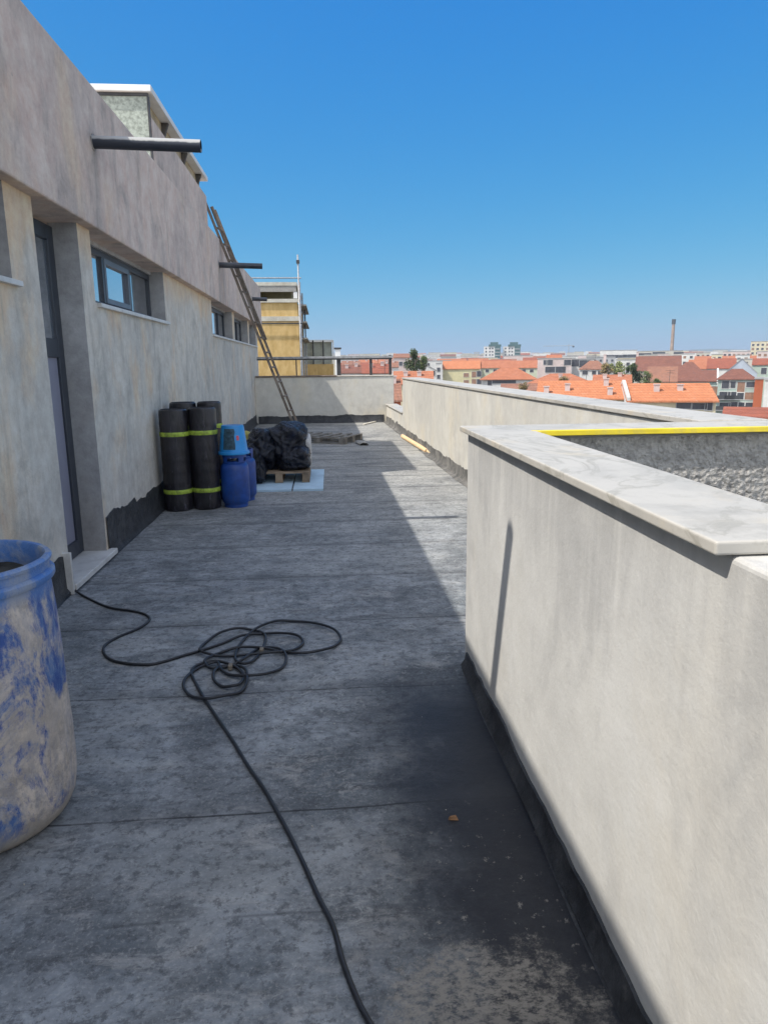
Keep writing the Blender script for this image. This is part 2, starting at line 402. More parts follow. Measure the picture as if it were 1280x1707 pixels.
for i, (a, b, c, d) in enumerate(ops):
    m = MB(); xr = WX-.21
    m.poly([(WX,a,c),(WX,a,d),(xr,a,d),(xr,a,c)])
    m.poly([(WX,b,c),(xr,b,c),(xr,b,d),(WX,b,d)])
    m.poly([(WX,a,c),(xr,a,c),(xr,b,c),(WX,b,c)])
    if i != 1: m.poly([(WX-.13,a,d-.035),(WX-.13,b,d-.035),(WX-.13,b,d-.001),(WX-.13,a,d-.001)]); m.poly([(WX-.13,a,d-.035),(xr,a,d-.035),(xr,b,d-.035),(WX-.13,b,d-.035)])
    m.build('reveal', M['reveal'], pent)
m = MB(); m.box(-8, BX, -3, 21.2, ZB, ZT)
m.build('upper_band', M['band'], pent, bevel=.012)
def window(y0, y1, z0, z1, splits, panes, x=-1.98):
    fr = MB(); t = .055
    fr.box(x-.05, x, y0, y1, z0, z0+t); fr.box(x-.05, x, y0, y1, z1-t, z1)
    fr.box(x-.05, x, y0, y0+t, z0+t, z1-t); fr.box(x-.05, x, y1-t, y1, z0+t, z1-t)
    edges = [y0+t] + list(splits) + [y1-t]
    for s_ in splits: fr.box(x-.05, x+.006, s_-.03, s_+.03, z0+t, z1-t)
    fo = fr.build('window', M['anth'], pent, bevel=.004)
    for i in range(len(edges)-1):
        a, b = edges[i]+.03, edges[i+1]-.03
        if panes[i] == 's':              # opening sash with its own frame
            s_ = MB(); q = .05
            s_.box(x-.03, x+.012, a, b, z0+t, z0+t+q); s_.box(x-.03, x+.012, a, b, z1-t-q, z1-t)
            s_.box(x-.03, x+.012, a, a+q, z0+t+q, z1-t-q); s_.box(x-.03, x+.012, b-q, b, z0+t+q, z1-t-q)
            s_.build('sash', simple('grey_sash', (.12,.14,.17), .4, .1, 5), fo, bevel=.004)
        g = MB(); g.box(x-.035, x-.02, a-.03, b+.03, z0+t, z1-t)
        g.build('pane', M['glass'] if panes[i] != 'd' else M['glassdark'], fo)
    return fo
window(6.12, 8.75, 2.065, 2.575, [6.95, 7.85], ['g', 's', 'd'])
window(12.35, 15.05, 2.065, 2.575, [13.3, 14.2], ['d', 'g', 'd'])
window(15.4, 18.05, 2.065, 2.575, [16.3, 17.2], ['g', 'd', 'd'])
window(18.4, 20.1, 2.065, 2.575, [19.2], ['d', 'd'])
window(2.2, 4.55, 2.065, 2.575, [3.0, 3.8], ['g', 's', 'd'])
for a, b in ((2.1, 4.62), (6.16, 8.83), (12.3, 20.3)):
    m = MB(); m.box(WX-.16, WX+.035, a, b, 2.025, 2.058); m.build('window_sill', M['sill'], pent, bevel=.004)
# door
d = MB(); x = -2.0
d.box(x-.06, x, 4.97, 5.06, .07, 2.58); d.box(x-.06, x, 5.70, 5.82, .07, 2.58)
d.box(x-.06, x, 5.06, 5.70, .07, .19); d.box(x-.06, x, 5.06, 5.70, 2.47, 2.58); d.box(x-.06, x, 5.06, 5.70, 1.62, 1.76)
do = d.build('door', M['anth'], pent, bevel=.005)
g = MB(); g.box(x-.04, x-.02, 5.06, 5.70, 1.76, 2.47); g.build('pane', M['glass'], do)
g = MB(); g.box(x-.04, x-.02, 5.06, 5.70, .19, 1.62); g.build('pane', M['film'], do)
h = MB(); h.tube([(x, 5.10, 1.05), (x+.05, 5.10, 1.05), (x+.05, 5.22, 1.05)], .011, 8); h.build('handle', M['steel'], do, smooth=True)
m = MB(); m.box(-2.05, -1.755, 4.885, 5.90, .022, .065); m.build('door_sill', M['sill'], pent, bevel=.005)
m = MB(); m.box(-2.0, -1.765, 4.855, 4.883, .0, .30); m.build('door_upstand', M['sill'], pent, bevel=.005)

def upstand(name, parent, p0, p1, nrm, hfun, mat, jag=.02, foot=.07, seed=0, step=.06):
    """torched-on membrane strip: foot on the floor, small fillet, ragged top on the wall"""
    p0 = Vector(p0); p1 = Vector(p1); L = (p1-p0).length; n = max(2, int(L/step)); nrm = Vector(nrm)
    m = MB(); rows = []
    for i in range(n+1):
        s_ = i/n; p = p0.lerp(p1, s_); dist = s_*L
        hgt = hfun(dist) + jag*2*(noise.noise(Vector((dist*2.3, seed, 0)))) + jag*.8*noise.noise(Vector((dist*11, seed+5, 0)))
        ft = foot*(1+.35*noise.noise(Vector((dist*1.7, seed+9, 0))))
        wob = .003*noise.noise(Vector((dist*5, seed+3, 0)))
        rows.append([p+nrm*(ft)+Vector((0,0,.003)), p+nrm*(ft-.008)+Vector((0,0,.009)), p+nrm*(.035)+Vector((0,0,.02)),
                     p+nrm*(.014+wob)+Vector((0,0,.05)), p+nrm*(.009+wob)+Vector((0,0,hgt)), p+nrm*(.0005)+Vector((0,0,hgt+.002))])
    base = [v for r_ in rows for v in r_]; w = 6; fs = []
    for i in range(n):
        for j in range(w-1):
            a = i*w+j; fs.append((a, a+w, a+w+1, a+1))
    m.raw(base, fs)
    return m.build(name, mat, parent, smooth='auto')
def hl(dist):       # heights along the left wall from the door onwards
    y = 5.92+dist
    return .33 if y < 6.85 else (.26 if y < 7.3 else (.29 if y < 9 else .24))
upstand('membrane_upstand', pent, (WX, 5.86, 0), (WX, 20.5, 0), (1,0,0), hl, M['bitumen'], .025, .05, 1)
upstand('membrane_upstand', pent, (WX, 1.0, 0), (WX, 4.85, 0), (1,0,0), lambda t: .29, M['bitumen'], .02, .05, 2)

# spouts
for (yy, zz, xe) in ((1.95, 3.26, -.91), (6.12, 3.255, -.91), (12.89, 3.23, -1.0), (18.6, 3.17, -1.36)):
    m = MB(); L = xe+1.78; n = 20; r = .047
    for (ra, sgn) in ((r, 1), (r-.006, -1)):
        m.tube([(-1.78, yy, zz), (xe, yy, zz-.02)], ra, 20, cap=False)
    base = len(m.v)//2
    k0 = 20; k1 = 60                      # ring joining outer and inner mouth
    for q in range(20):
        m.f.append((k0+q, k0+(q+1) % 20, k1+(q+1) % 20, k1+q))
    m.build('drain_spout', M['pvcsun'] if 6 < yy < 7 else M['pvc'], pent, smooth='auto')
for (yy, zz) in ((6.12, 3.255), (12.89, 3.23), (18.6, 3.17)):
    m = MB(); pr_ = []
    for q in range(22):
        a = 2*math.pi*q/22; r_ = .062+.016*noise.noise(Vector((math.cos(a)*2, math.sin(a)*2, yy)))
        pr_.append((yy+r_*math.cos(a), zz+r_*math.sin(a)))
    m.poly([(BX+.006, p_[0], p_[1]) for p_ in pr_])
    for q in range(22):
        a_, b_ = pr_[q], pr_[(q+1) % 22]; m.poly([(BX-.01, a_[0], a_[1]), (BX-.01, b_[0], b_[1]), (BX+.006, b_[0], b_[1]), (BX+.006, a_[0], a_[1])])
    m.build('mortar_collar', simple('pipe_mortar', (.30,.28,.26), .95, .3, 20, bump=.6), pent)
# storeys below the terrace
m = MB(); m.box(-14, 2.2, -8, 19.42, -24, -.25); m.build('lower_storeys', M['pale'], pent)

# hut on the roof
hut = thing('rooftop_hut', 'plaster rooftop hut with white slab roof and grey-green mesh sheet above the penthouse', 'rooftop hut', (-3.2, 11, 3.3))
m = MB(); m.box(-5.6, -1.865, 9.03, 13.1, 4.605, 4.675); m.build('roof_slab', M['roofwhite'], hut, bevel=.006)
m = MB(); m.box(-5.5, -1.90, 9.11, 13.05, 3.3, 4.36); m.build('wall', M['band'], hut)
m = MB(); m.box(-5.4, -1.99, 9.2, 12.95, 4.362, 4.603); m.build('upper_wall', simple('ochre_render', (.42,.33,.21), .9, .25, 6), hut)
m = MB(); m.box(-5.4, -1.93, 9.085, 9.108, 3.3, 4.57); m.build('mesh_sheet', M['insul'], hut)
for bx_ in ((-5.45, -1.91, 9.07, 9.10, 4.572, 4.602), (-1.928, -1.905, 9.075, 9.108, 3.3, 4.57), (-5.4, -1.93, 9.072, 9.084, 4.02, 4.035)):
    m = MB(); m.box(*bx_); m.build('frame', M['darksteel'], hut)
for yy in (10.1, 11.4, 12.6):  # dark solid wedges stand in for the shaded triangular slots
    m = MB(); xa, xb = -1.985, -1.90
    m.raw([(xa, yy, 4.60), (xa, yy+.06, 4.60), (xa, yy+.06, 4.365), (xa, yy, 4.365), (xb, yy, 4.60), (xb, yy+.06, 4.60)],
          [(0,3,2,1),(0,1,5,4),(3,4,5,2),(0,4,3),(1,2,5)])
    m.build('slot_wedge', simple('dark_slot', (.10,.09,.08), .9), hut)

# ------------------------------------------------------------------ terrace floor
m = MB(); m.box(-8, 2.1, -8, 19.4, -.24, 0); tag(m.build('terrace_floor', M['floor']), kind='structure')

# ------------------------------------------------------------------ parapets
end = thing('end_parapet', 'half-shaded plastered parapet closing the far end of the terrace', 'parapet wall', (0, 19.4, 0))
m = MB(); m.box(-1.82, 1.87, 19.22, 19.47, -.24, 1.22); m.build('wall', M['pale'], end, bevel=.01)
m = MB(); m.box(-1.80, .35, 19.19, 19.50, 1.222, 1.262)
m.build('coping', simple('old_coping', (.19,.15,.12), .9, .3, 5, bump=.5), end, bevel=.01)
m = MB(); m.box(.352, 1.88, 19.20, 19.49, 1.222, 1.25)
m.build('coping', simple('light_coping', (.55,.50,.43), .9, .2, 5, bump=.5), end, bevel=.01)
upstand('membrane_upstand', end, (-1.76, 19.22, 0), (1.60, 19.22, 0), (0,-1,0), lambda t: .2, M['bitumen'], .02, .06, 4)

def far_x(y): return 1.66 + (19.2-y)/(19.2-3.5)*.27
fp = thing('side_parapet', 'long sunlit plastered parapet with pale stone coping along the right of the terrace', 'parapet wall', (1.8, 11, 0))
def slab(y0, y1, a, b, z0, z1):
    mm = MB(); mm.prism([(far_x(y0)+a, y0), (far_x(y0)+b, y0), (far_x(y1)+b, y1), (far_x(y1)+a, y1)], z0, z1); return mm
slab(3.46, 15.7, 0, .30, -.24, 1.215).build('wall', M['pale'], fp, bevel=.008)
slab(15.702, 19.21, 0, .26, -.24, .46).build('low_wall', M['pale'], fp, bevel=.008)
yc = 3.49
while yc < 15.6:                          # coping slabs with open joints
    y2 = min(yc+1.5, 15.73)
    slab(yc+.002, y2-.002, -.016, .36, 1.218, 1.248).build('coping', M['marble'], fp, bevel=.004)
    yc = y2
slab(15.735, 19.2, -.03, .28, .463, .49).build('coping', M['marble'], fp, bevel=.004)
upstand('membrane_upstand', fp, (far_x(19.15), 19.15, 0), (far_x(3.4), 3.4, 0), (-1,0,0), lambda t: .17, M['dusty'], .03, .09, 6)

nw = thing('near_parapet', 'large white plastered parapet with veined marble coping at right, nearest the camera', 'parapet wall', (.8, 2, 0))
T = 1.215
m = MB(); m.prism([(.70,-4), (.925,-4), (.925,3.20), (4.2,3.20), (4.2,3.45), (.70,3.45)], -.24, T)
m.build('wall', M['white'], nw, bevel=.012, segs=3)
m = MB(); m.prism([(.665,1.13), (.955,1.13), (.955,3.165), (4.2,3.165), (4.2,3.485), (.665,3.485)], T+.003, T+.029)
m.build('coping', M['marble'], nw, bevel=.005, segs=3)
m = MB(); m.prism([(.97,3.136), (4.1,3.136), (4.1,3.164), (.93,3.164)], T+.006, T+.031)
m.build('edge_strip', M['yellow'], nw, bevel=.003)
# rough inner faces
m = MB(); NX, NZ = 110, 60
def rough_face(f, nu, nv):
    vs = []
    for j in range(nv+1):
        for i in range(nu+1): vs.append(f(i/nu, j/nv))
    fs = [(j*(nu+1)+i, j*(nu+1)+i+1, (j+1)*(nu+1)+i+1, (j+1)*(nu+1)+i) for j in range(nv) for i in range(nu)]
    return vs, fs
def fin(u, v_):
    x_ = .93+u*3.2; z_ = v_*1.205
    a = noise.noise(Vector((x_*45, z_*45, 1)))*.006 + abs(noise.noise(Vector((x_*22, z_*22, 4))))*.010
    return (x_, 3.192-a-.004, z_)
vs, fs = rough_face(fin, 520, 150); m.raw(vs, fs)
m.build('mortar_face', M['mortar'], nw)
upstand('membrane_upstand', nw, (.70, -1.0, 0), (.70, 3.38, 0), (-1,0,0), lambda t: .088, M['bitumen'], .014, .035, 8, .03)
m = MB(); m.prism([(.93,-4), (4.2,-4), (4.2,3.19), (.93,3.19)], -.22, .01)
tag(m.build('sunken_well_floor', M['mortar']), kind='structure')

# small upright plank at near end of coping is not present; cable, drum etc. follow
# ------------------------------------------------------------------ railing beyond end wall
ra = thing('metal_railing', 'low metal railing standing on top of the far end parapet', 'railing', (0, 19.35, 1.26))
m = MB(); m.box(-1.75, 1.84, 19.33, 19.37, 1.70, 1.755); m.build('top_rail', M['steel'], ra, bevel=.004)
m = MB(); m.box(-1.75, 1.84, 19.345, 19.36, 1.665, 1.699); m.build('lower_rail', M['darksteel'], ra)
for xx, w_ in ((-.72, .03), (.41, .11), (1.27, .07), (1.79, .07)):
    m = MB(); m.box(xx-w_/2, xx+w_/2, 19.372, 19.41, 1.25, 1.78 if xx > 1.6 else 1.70); m.build('post', M['darksteel'], ra, bevel=.003)

# ------------------------------------------------------------------ ladder
lad = thing('ladder', 'tall weathered wooden ladder leaning on the penthouse parapet', 'ladder', (-.45, 13.4, 0))
A0, A1 = Vector((-.42, 13.25, .0)), Vector((-1.93, 13.1, 4.28))
dA = (A1-A0).normalized()
for off in (0, .34):
    m = MB(); o_ = Vector((off*.17, off, 0)); w_ = Vector((.042, 0, .015)); t_ = Vector((0, .028, 0))
    m.obox(A0+o_-w_*.5, w_, t_, (A1-A0)); m.build('rail', M['ladder'], lad, bevel=.004)
for off in (.04, .27):
    m = MB(); B0 = A0+dA*2.1+Vector((.03+off*.17, off, .015)); 
    m.obox(B0, (.03,0,.011), (0,.022,0), dA*2.35); m.build('extension_rail', M['ladder'], lad, bevel=.003)
n = 15
for i in range(n):
    p = A0 + dA*(.2+i*.28); m = MB(); m.tube([p+Vector((.006,.02,0)), p+Vector((.065,.35,0))], .016, 8); m.build('rung', M['ladder'], lad, smooth=True)

# ------------------------------------------------------------------ bitumen rolls
def make_roll():
    root = thing('membrane_roll', 'x', 'roll', (0,0,0), 'black membrane rolls standing against the left wall')
    m = MB(); prof = [(.128,.0), (.146,.012), (.150,.05)]
    for i in range(1, 24): prof.append((.150+.002*math.sin(i*2.1), .05+i*.041))
    prof += [(.150, 1.045), (.146, 1.085), (.128, 1.098)]
    m.lathe(prof, (0,0,0), 40, cap1=False)
    body = m.build('roll_body', M['roll'], root, smooth='auto')
    m = MB()
    # spiral end
    pts = []
    for i in range(150):
        a = i*.42; r = .02+.105*i/150; pts.append((r*math.cos(a), r*math.sin(a), 1.092))
    m.tube(pts, .0035, 5); m.lathe([(.001,1.085), (.128,1.085), (.13,1.098)], (0,0,0), 32, cap0=False, cap1=False)
    m.build('roll_end', M['rollend'], root, smooth='auto')
    for z in (.215, .835):
        m = MB(); m.lathe([(.1535, z-.023), (.156, z-.017), (.156, z+.017), (.1535, z+.023)], (0,0,0), 40, False, False)
        m.build('band', M['lime'], root, smooth='auto')
    return root
roll = make_roll()
roll.location = (-1.62, 7.80, 0)
roll['label'] = 'black roll with lime bands, leftmost of the standing rolls by the wall'
c = copy_thing(roll, (-1.325, 7.86, 0), 1.3, 'black roll with lime bands in front, directly beside the blue gas bottle')
c.scale = (1, 1, 1.01)
c2 = copy_thing(roll, (-1.62, 8.36, 0), 2.6, 'rear black roll half hidden behind the two front rolls')
c2.scale = (1, 1, 1.04)
c3 = copy_thing(roll, (-1.33, 8.40, 0), 4.0, 'rear black roll peeking out above the upturned blue bucket')
c3.scale = (.92, .92, 1.04)
m = MB(); cx_, cy_ = -1.62, 7.80
vs = []
for i in range(5):
    a = R(-62 + i*6)
    for z in (.50, .64): vs.append((cx_+.1545*math.cos(a), cy_+.1545*math.sin(a), z))
m.raw(vs, [(2*i, 2*i+2, 2*i+3, 2*i+1) for i in range(4)])
m.build('paper_label', M['label'], roll)

# ------------------------------------------------------------------ gas bottles + bucket
def make_bottle():
    root = thing('gas_bottle', 'x', 'gas bottle', (0,0,0), 'blue gas bottles beside the rolls')
    m = MB(); prof = [(.10,.03), (.13,.035), (.152,.07), (.156,.10), (.156,.25), (.156,.42), (.150,.46), (.128,.492), (.07,.512), (.03,.515)]
    m.lathe(prof, (0,0,0), 40); m.build('body', M['gas'], root, smooth='auto')
    m = MB(); m.lathe([(.125,0), (.128,0), (.128,.05), (.122,.05)], (0,0,0), 36, False, False); m.build('foot_ring', M['gas'], root, smooth='auto')
    # collar with hand openings: posts and top ring
    m = MB(); m.lathe([(.118,.48), (.122,.48), (.126,.515), (.122,.515)], (0,0,0), 36, False, False)
    m.lathe([(.124,.555), (.130,.555), (.132,.60), (.122,.60), (.124,.555)], (0,0,0), 36, False, False)
    for a0 in (0, 90, 180, 270):
        vs = []
        for i in range(5):
            a = R(a0+i*8)
            for r_, z in ((.122,.50), (.128,.50), (.130,.56), (.124,.56)): vs.append((r_*math.cos(a), r_*math.sin(a), z))
        fs = []
        for i in range(4):
            for q in range(4): fs.append((i*4+q, i*4+(q+1) % 4, (i+1)*4+(q+1) % 4, (i+1)*4+q))
        m.raw(vs, fs)
    m.build('collar', M['gas'], root, smooth='auto')
    m = MB(); m.lathe([(.02,.50), (.02,.53), (.03,.535), (.03,.56), (.012,.57)], (0,0,0), 16); m.build('valve', M['steel'], root, smooth='auto')
    return root
gb = make_bottle(); gb.location = (-1.015, 7.92, 0); gb.rotation_euler = (0,0,.5)
gb['label'] = 'front blue gas bottle carrying an upturned bucket'
copy_thing(gb, (-.975, 8.30, 0), 1.1, 'rear blue gas bottle without a bucket, mostly hidden behind the front one')
bk = thing('bucket', 'bright blue bucket turned upside down on the front gas bottle', 'bucket', (-1.015, 7.92, .585))
m = MB(); m.lathe([(.168,.575), (.168,.595), (.158,.60), (.155,.62), (.122,.875), (.118,.885)], (-1.015,7.92,.02), 44, False, True)
b_ = m.build('body', M['bucket'], bk, smooth='auto')
m = MB(); m.lathe([(.158,.572), (.172,.572), (.176,.585), (.172,.60), (.160,.602)], (-1.015,7.92,.02), 44, False, False); m.build('rim', M['bucket'], bk, smooth='auto')
def patch(a0, a1, z0, z1, mat, name, e=.0025):
    m = MB(); vs = []; n = 8; zz = 6
    for j in range(zz+1):
        z = z0+(z1-z0)*j/zz
        r_ = .155+(z-.62)*(.122-.155)/(.255)+e
        jit = .0
        for i in range(n+1):
            a = R(a0+(a1-a0)*i/n + (4*noise.noise(Vector((j*.9, i*.9, a0))) if i in (0, n) else 0)); vs.append((-1.015+r_*math.cos(a), 7.92+r_*math.sin(a), z+.02))
    m.raw(vs, [(j*(n+1)+i, j*(n+1)+i+1, (j+1)*(n+1)+i+1, (j+1)*(n+1)+i) for j in range(zz) for i in range(n)])
    m.build(name, mat, bk, smooth=True)
patch(-128, -76, .63, .855, simple('dark_print', (.03,.07,.10), .6, .5, 30), 'dark_patch')
patch(-68, -56, .73, .78, simple('red_sticker', (.55,.10,.13), .6, .3, 30), 'sticker')

# ------------------------------------------------------------------ pallets
def pallet(root, W_, D_, mat, slats=7):
    for j in range(slats):
        a = -D_/2 + j*(D_-.10)/(slats-1)
        m = MB(); m.box(-W_/2, W_/2, a, a+.10, .118, .14); m.build('slat', mat, root, bevel=.003)
    for i in range(3):
        x_ = -W_/2+i*(W_-.10)/2
        m = MB(); m.box(x_, x_+.10, -D_/2, D_/2, .097, .117); m.build('bearer', mat, root, bevel=.003)
        for yy in (-D_/2+.002, -.07, D_/2-.142):
            m = MB(); m.box(x_+.004, x_+.096, yy, yy+.14, .022, .096); m.build('block', mat, root, bevel=.003)
        m = MB(); m.box(x_, x_+.10, -D_/2, D_/2, 0, .021); m.build('bottom_board', mat, root, bevel=.003)
p1 = thing('pallet', 'brown wooden pallet under the black bags', 'pallet', (0,0,0), 'wooden pallets on the terrace')
pallet(p1, .80, 1.0, M['palwood']); p1.location = (-.62, 9.74, .034)
p2 = thing('pallet', 'empty grey wooden pallet lying on the floor behind the black bags', 'pallet', (0,0,0), 'wooden pallets on the terrace')
pallet(p2, .85, 1.25, M['greywood'], 6); p2.location = (.02, 14.6, 0); p2.rotation_euler = (0,0,R(63))
bd = MB(); bd.prism([(-.42,8.76), (-.045,8.74), (-.03,10.42), (-.42,10.42)], .0, .03)
tag(bd.build('insulation_board', M['xps'], bevel=.003, loc=(-.3,9.5,0)), 'light blue insulation board sticking out to the right of the pallet', 'insulation board', 'light blue boards under the pallet')
bd = MB(); bd.prism([(-1.1,8.72), (-.545,8.73), (-.425,8.76), (-.425,10.42), (-1.1,10.42)], .0, .03)
bd = MB(); bd.prism([(-1.12,8.74), (-.44,8.76), (-.44,10.40), (-1.12,10.38)], .0, .03)
tag(bd.build('insulation_board', M['xps'], bevel=.003, loc=(-.8,9.5,0)), 'light blue insulation board under the left half of the pallet', 'insulation board', 'light blue boards under the pallet')

# ------------------------------------------------------------------ black bags
def bag(name, label, c, s, mat, seed, zmin, crumple=.18, nu=90, nv=60, sq=2.6, cat='bag'):
    m = MB(); vs = []
    for j in range(nv+1):
        ph = math.pi*j/nv - math.pi/2
        for i in range(nu):
            th = 2*math.pi*i/nu
            d = Vector((math.cos(ph)*math.cos(th), math.cos(ph)*math.sin(th), math.sin(ph)))
            e = (abs(d.x)**sq+abs(d.y)**sq+abs(d.z)**sq)**(-1/sq)
            q = d*e
            w = Vector((q.x*1.3+seed, q.y*1.3, q.z*1.3))
            f = 1+crumple*.55*noise.noise(w*1.2)
            f += -crumple*.42*abs(noise.noise(w*2.6+Vector((3,1,seed)))) - crumple*.22*abs(noise.noise(w*6+Vector((1,8,seed)))) 
            f -= crumple*.10*abs(noise.noise(w*14))
            p = Vector((c[0]+q.x*s[0]*f, c[1]+q.y*s[1]*f, c[2]+q.z*s[2]*f))
            if p.z < zmin: p.z = zmin+.004*noise.noise(w*9)
            vs.append(p)
    fs = [(j*nu+i, j*nu+(i+1) % nu, (j+1)*nu+(i+1) % nu, (j+1)*nu+i) for j in range(nv) for i in range(nu)]
    m.raw(vs, fs)
    return tag(m.build(name, mat, smooth=True, loc=(c[0], c[1], zmin)), label, cat, 'black bags heaped on the pallet' if mat is M['poly'] else None)
bag('black_bag', 'big dark rounded bag on top of the heap', (-.50, 9.78, .50), (.29, .40, .285), M['poly'], 5, .28, .34, sq=2.9)
bag('black_bag', 'squarish dark bag on the pallet under the big rounded one, at its right edge', (-.43, 9.66, .32), (.235, .42, .185), M['poly'], 13, .178, .26, sq=3.2)
bag('black_bag', 'crumpled black sack with loose folds on the left of the pallet', (-.82, 9.78, .42), (.25, .42, .30), M['poly'], 23, .178, .42)
bag('black_bag', 'slumped black sack lying on the left beside the gas bottles', (-.95, 9.36, .25), (.17, .26, .27), M['poly'], 31, .032, .45)
bag('white_package', 'white wrapped package peeking out at the right of the black bags', (-.255, 9.86, .36), (.06, .30, .25), M['bagwhite'], 41, .178, .12, 60, 40, 4, cat='package')
bag('foam_lump', 'yellow-green lump behind the crumpled black sack by the wall', (-1.12, 10.25, .52), (.085, .09, .11), M['ball'], 55, .42, .2, 40, 30, 2.2, cat='foam lump')
bag('grey_package', 'grey package behind the foam lump near the left wall', (-1.06, 10.45, .22), (.28, .26, .24), simple('grey_wrap', (.20,.21,.21), .7, .3, 9, bump=.5), 61, .002, .2, 50, 36, 3.5, cat='package')

# ------------------------------------------------------------------ drum
dr = thing('plastic_drum', 'large open blue plastic drum smeared with dried mud at left', 'drum', (-1.22, 2.33, 0))
m = MB()
prof = [(.20,.0), (.245,.004), (.272,.03), (.292,.075), (.300,.13), (.3015,.2), (.301,.3), (.300,.42), (.297,.56), (.291,.70), (.284,.80), (.280,.855),
        (.292,.858), (.297,.868), (.297,.880), (.290,.888), (.281,.890), (.283,.915), (.290,.918), (.292,.928), (.286,.936), (.272,.936), (.266,.928), (.268,.86), (.276,.70), (.285,.45)]
m.lathe(prof, (-1.22,2.33,0), 96, True, False)
for i, p in enumerate(m.v):              # slightly dented, out of round
    x_, y_, z_ = p; a = math.atan2(y_-2.33, x_+1.22)
    f = 1+.010*noise.noise(Vector((math.cos(a)*2, math.sin(a)*2, z_*3)))+.006*noise.noise(Vector((math.cos(a)*6, math.sin(a)*6, z_*9)))
    m.v[i] = (-1.22+(x_+1.22)*f, 2.33+(y_-2.33)*f, z_)
m.build('body', M['drum'], dr, smooth='auto')
m = MB(); m.lathe([(.0005,.845), (.15,.85), (.24,.842), (.2655,.852)], (-1.22,2.33,0), 60, False, False)
for i, p in enumerate(m.v): m.v[i] = (p[0], p[1], p[2]+.012*noise.noise(Vector((p[0]*9, p[1]*9, 0))))
m.build('residue', M['drum_in'], dr, smooth=True)

# ------------------------------------------------------------------ cable
P = [(112,976),(122,986),(142,995),(180,1012),(222,1019),(243,1025),(249,1034),(231,1047.6),(197,1062),(176,1075),(172.6,1087.7),(184,1099.5),(209.7,1106),(247.7,1108),(277,1102),(306.7,1092.7),(332,1085.6),
 (370,1073),(404,1062),(437.5,1057),(471,1058),(496.6,1063),(505,1073),(488,1085.6),(458.6,1091),(412,1093),(370,1095),(344.7,1092.7),(333,1085.6),(342.6,1072),(366,1058),(395,1050.5),(420.7,1051),(438,1057),(443,1068.7),(436,1085.6),(422,1102.4),(405,1110),(392,1100),(400,1075),(425,1052),
 (458.6,1038.5),(488,1036),(526,1041),(555.7,1052),(568,1064.5),(560,1077),(539,1087),(505,1090.6),(471,1087),(437.5,1083.5),(400,1082),(370,1088),(350,1098),(341,1106.7),(353,1115),(385,1111),(404,1104),(420,1090),
 (437.5,1080.5),(467,1085.6),(477,1098),(471,1113),(446,1125.7),(412,1130),(382.7,1125.7),(368,1117),(362,1108),(340.5,1111),(323.6,1119),(309,1136),(306.7,1149),(319,1161.5),(344.7,1168),(374,1163.6),(399.6,1155),(411,1140.4),(410,1121),(395,1111.7),(370,1112),(357,1124),(357,1136),(370,1145),(388,1147),(400,1143),(406,1128),(392,1114),(360,1106),(330,1110),(319,1122),
 (328,1142),(342.6,1168),(367,1204),(391,1240),(414,1278),(441,1317),(475.6,1378.8),(503,1433.8),(530.6,1495.6),(554.7,1543.8),(571.9,1605.6),(595.9,1667.5),(617,1707),(640,1745),(680,1800)]
pts = []
for i, (a, b) in enumerate(P):
    q = on_z(a, b, .008)
    z = .008
    if 17 < i < 90: z = .010+.010*(1+math.sin(i*1.9))*.6
    if i < 2: z = .05-.02*i
    pts.append(Vector((q.x, q.y, z)))
def catmull(p, n=6):
    out = []
    for i in range(len(p)-1):
        a = p[max(i-1, 0)]; b = p[i]; c = p[i+1]; d = p[min(i+2, len(p)-1)]
        for k_ in range(n):
            t = k_/n
            out.append(.5*((2*b)+(c-a)*t+(2*a-5*b+4*c-d)*t*t+(-a+3*b-3*c+d)*t**3))
    out.append(p[-1]); return out
m = MB(); m.tube(catmull(pts), .0078, 8)
tag(m.build('electric_cable', M['cable'], smooth=True, loc=(-.8, 3.3, 0)), 'thin black cable coiled loosely on the floor and trailing to the camera', 'cable')
for a, b, aa in ((384, 1111, .4), (436, 1084, 1.1)):
    q = on_z(a, b, .02)
    m = MB(); m.box(q.x-.011, q.x+.011, q.y-.02, q.y+.02, .004, .032)
    tag(m.build('cable_tie', simple('tape', (.20,.17,.13), .7), bevel=.005, loc=(q.x, q.y, 0)), 'brown tape binding the loops of the black cable, %s' % ('nearer the small loop' if a < 400 else 'under the widest loop'), 'tape', 'tape bindings on the cable')

# brown chip and small debris
q = on_z(755, 1366, .0)
m = MB(); m.raw([(q.x-.018,q.y-.006,.002),(q.x+.018,q.y-.012,.002),(q.x+.016,q.y+.008,.002),(q.x-.014,q.y+.009,.002),(q.x-.012,q.y-.003,.012),(q.x+.012,q.y-.006,.009),(q.x+.010,q.y+.004,.013),(q.x-.01,q.y+.005,.010)],
      [(0,3,2,1),(4,5,6,7),(0,1,5,4),(1,2,6,5),(2,3,7,6),(3,0,4,7)])
tag(m.build('wood_chip', M['debris'], loc=(q.x,q.y,0)), 'small brown chip on the dark floor beside the near parapet', 'debris')
for k_, (a0_, a1_, lab) in enumerate((((671,727),(712,752),'longer cardboard tube on the floor at the foot of the side parapet'), ((709,749),(733,763),'shorter cardboard tube on the floor, nearer the camera than the longer one'))):
    A = on_z(*a0_, .04); B_ = on_z(*a1_, .04)
    m = MB(); m.tube([A, B_], .042, 16, cap=False); m.tube([A, B_], .035, 16, cap=False)
    for q in range(16): m.f.append((16+q, 16+(q+1) % 16, 48+(q+1) % 16, 48+q)); m.f.append((q, 32+q, 32+(q+1) % 16, (q+1) % 16))
    tag(m.build('cardboard_tube', M['card'], smooth='auto', loc=(A.x, A.y, 0)), lab, 'tube', 'cardboard tubes by the side parapet')
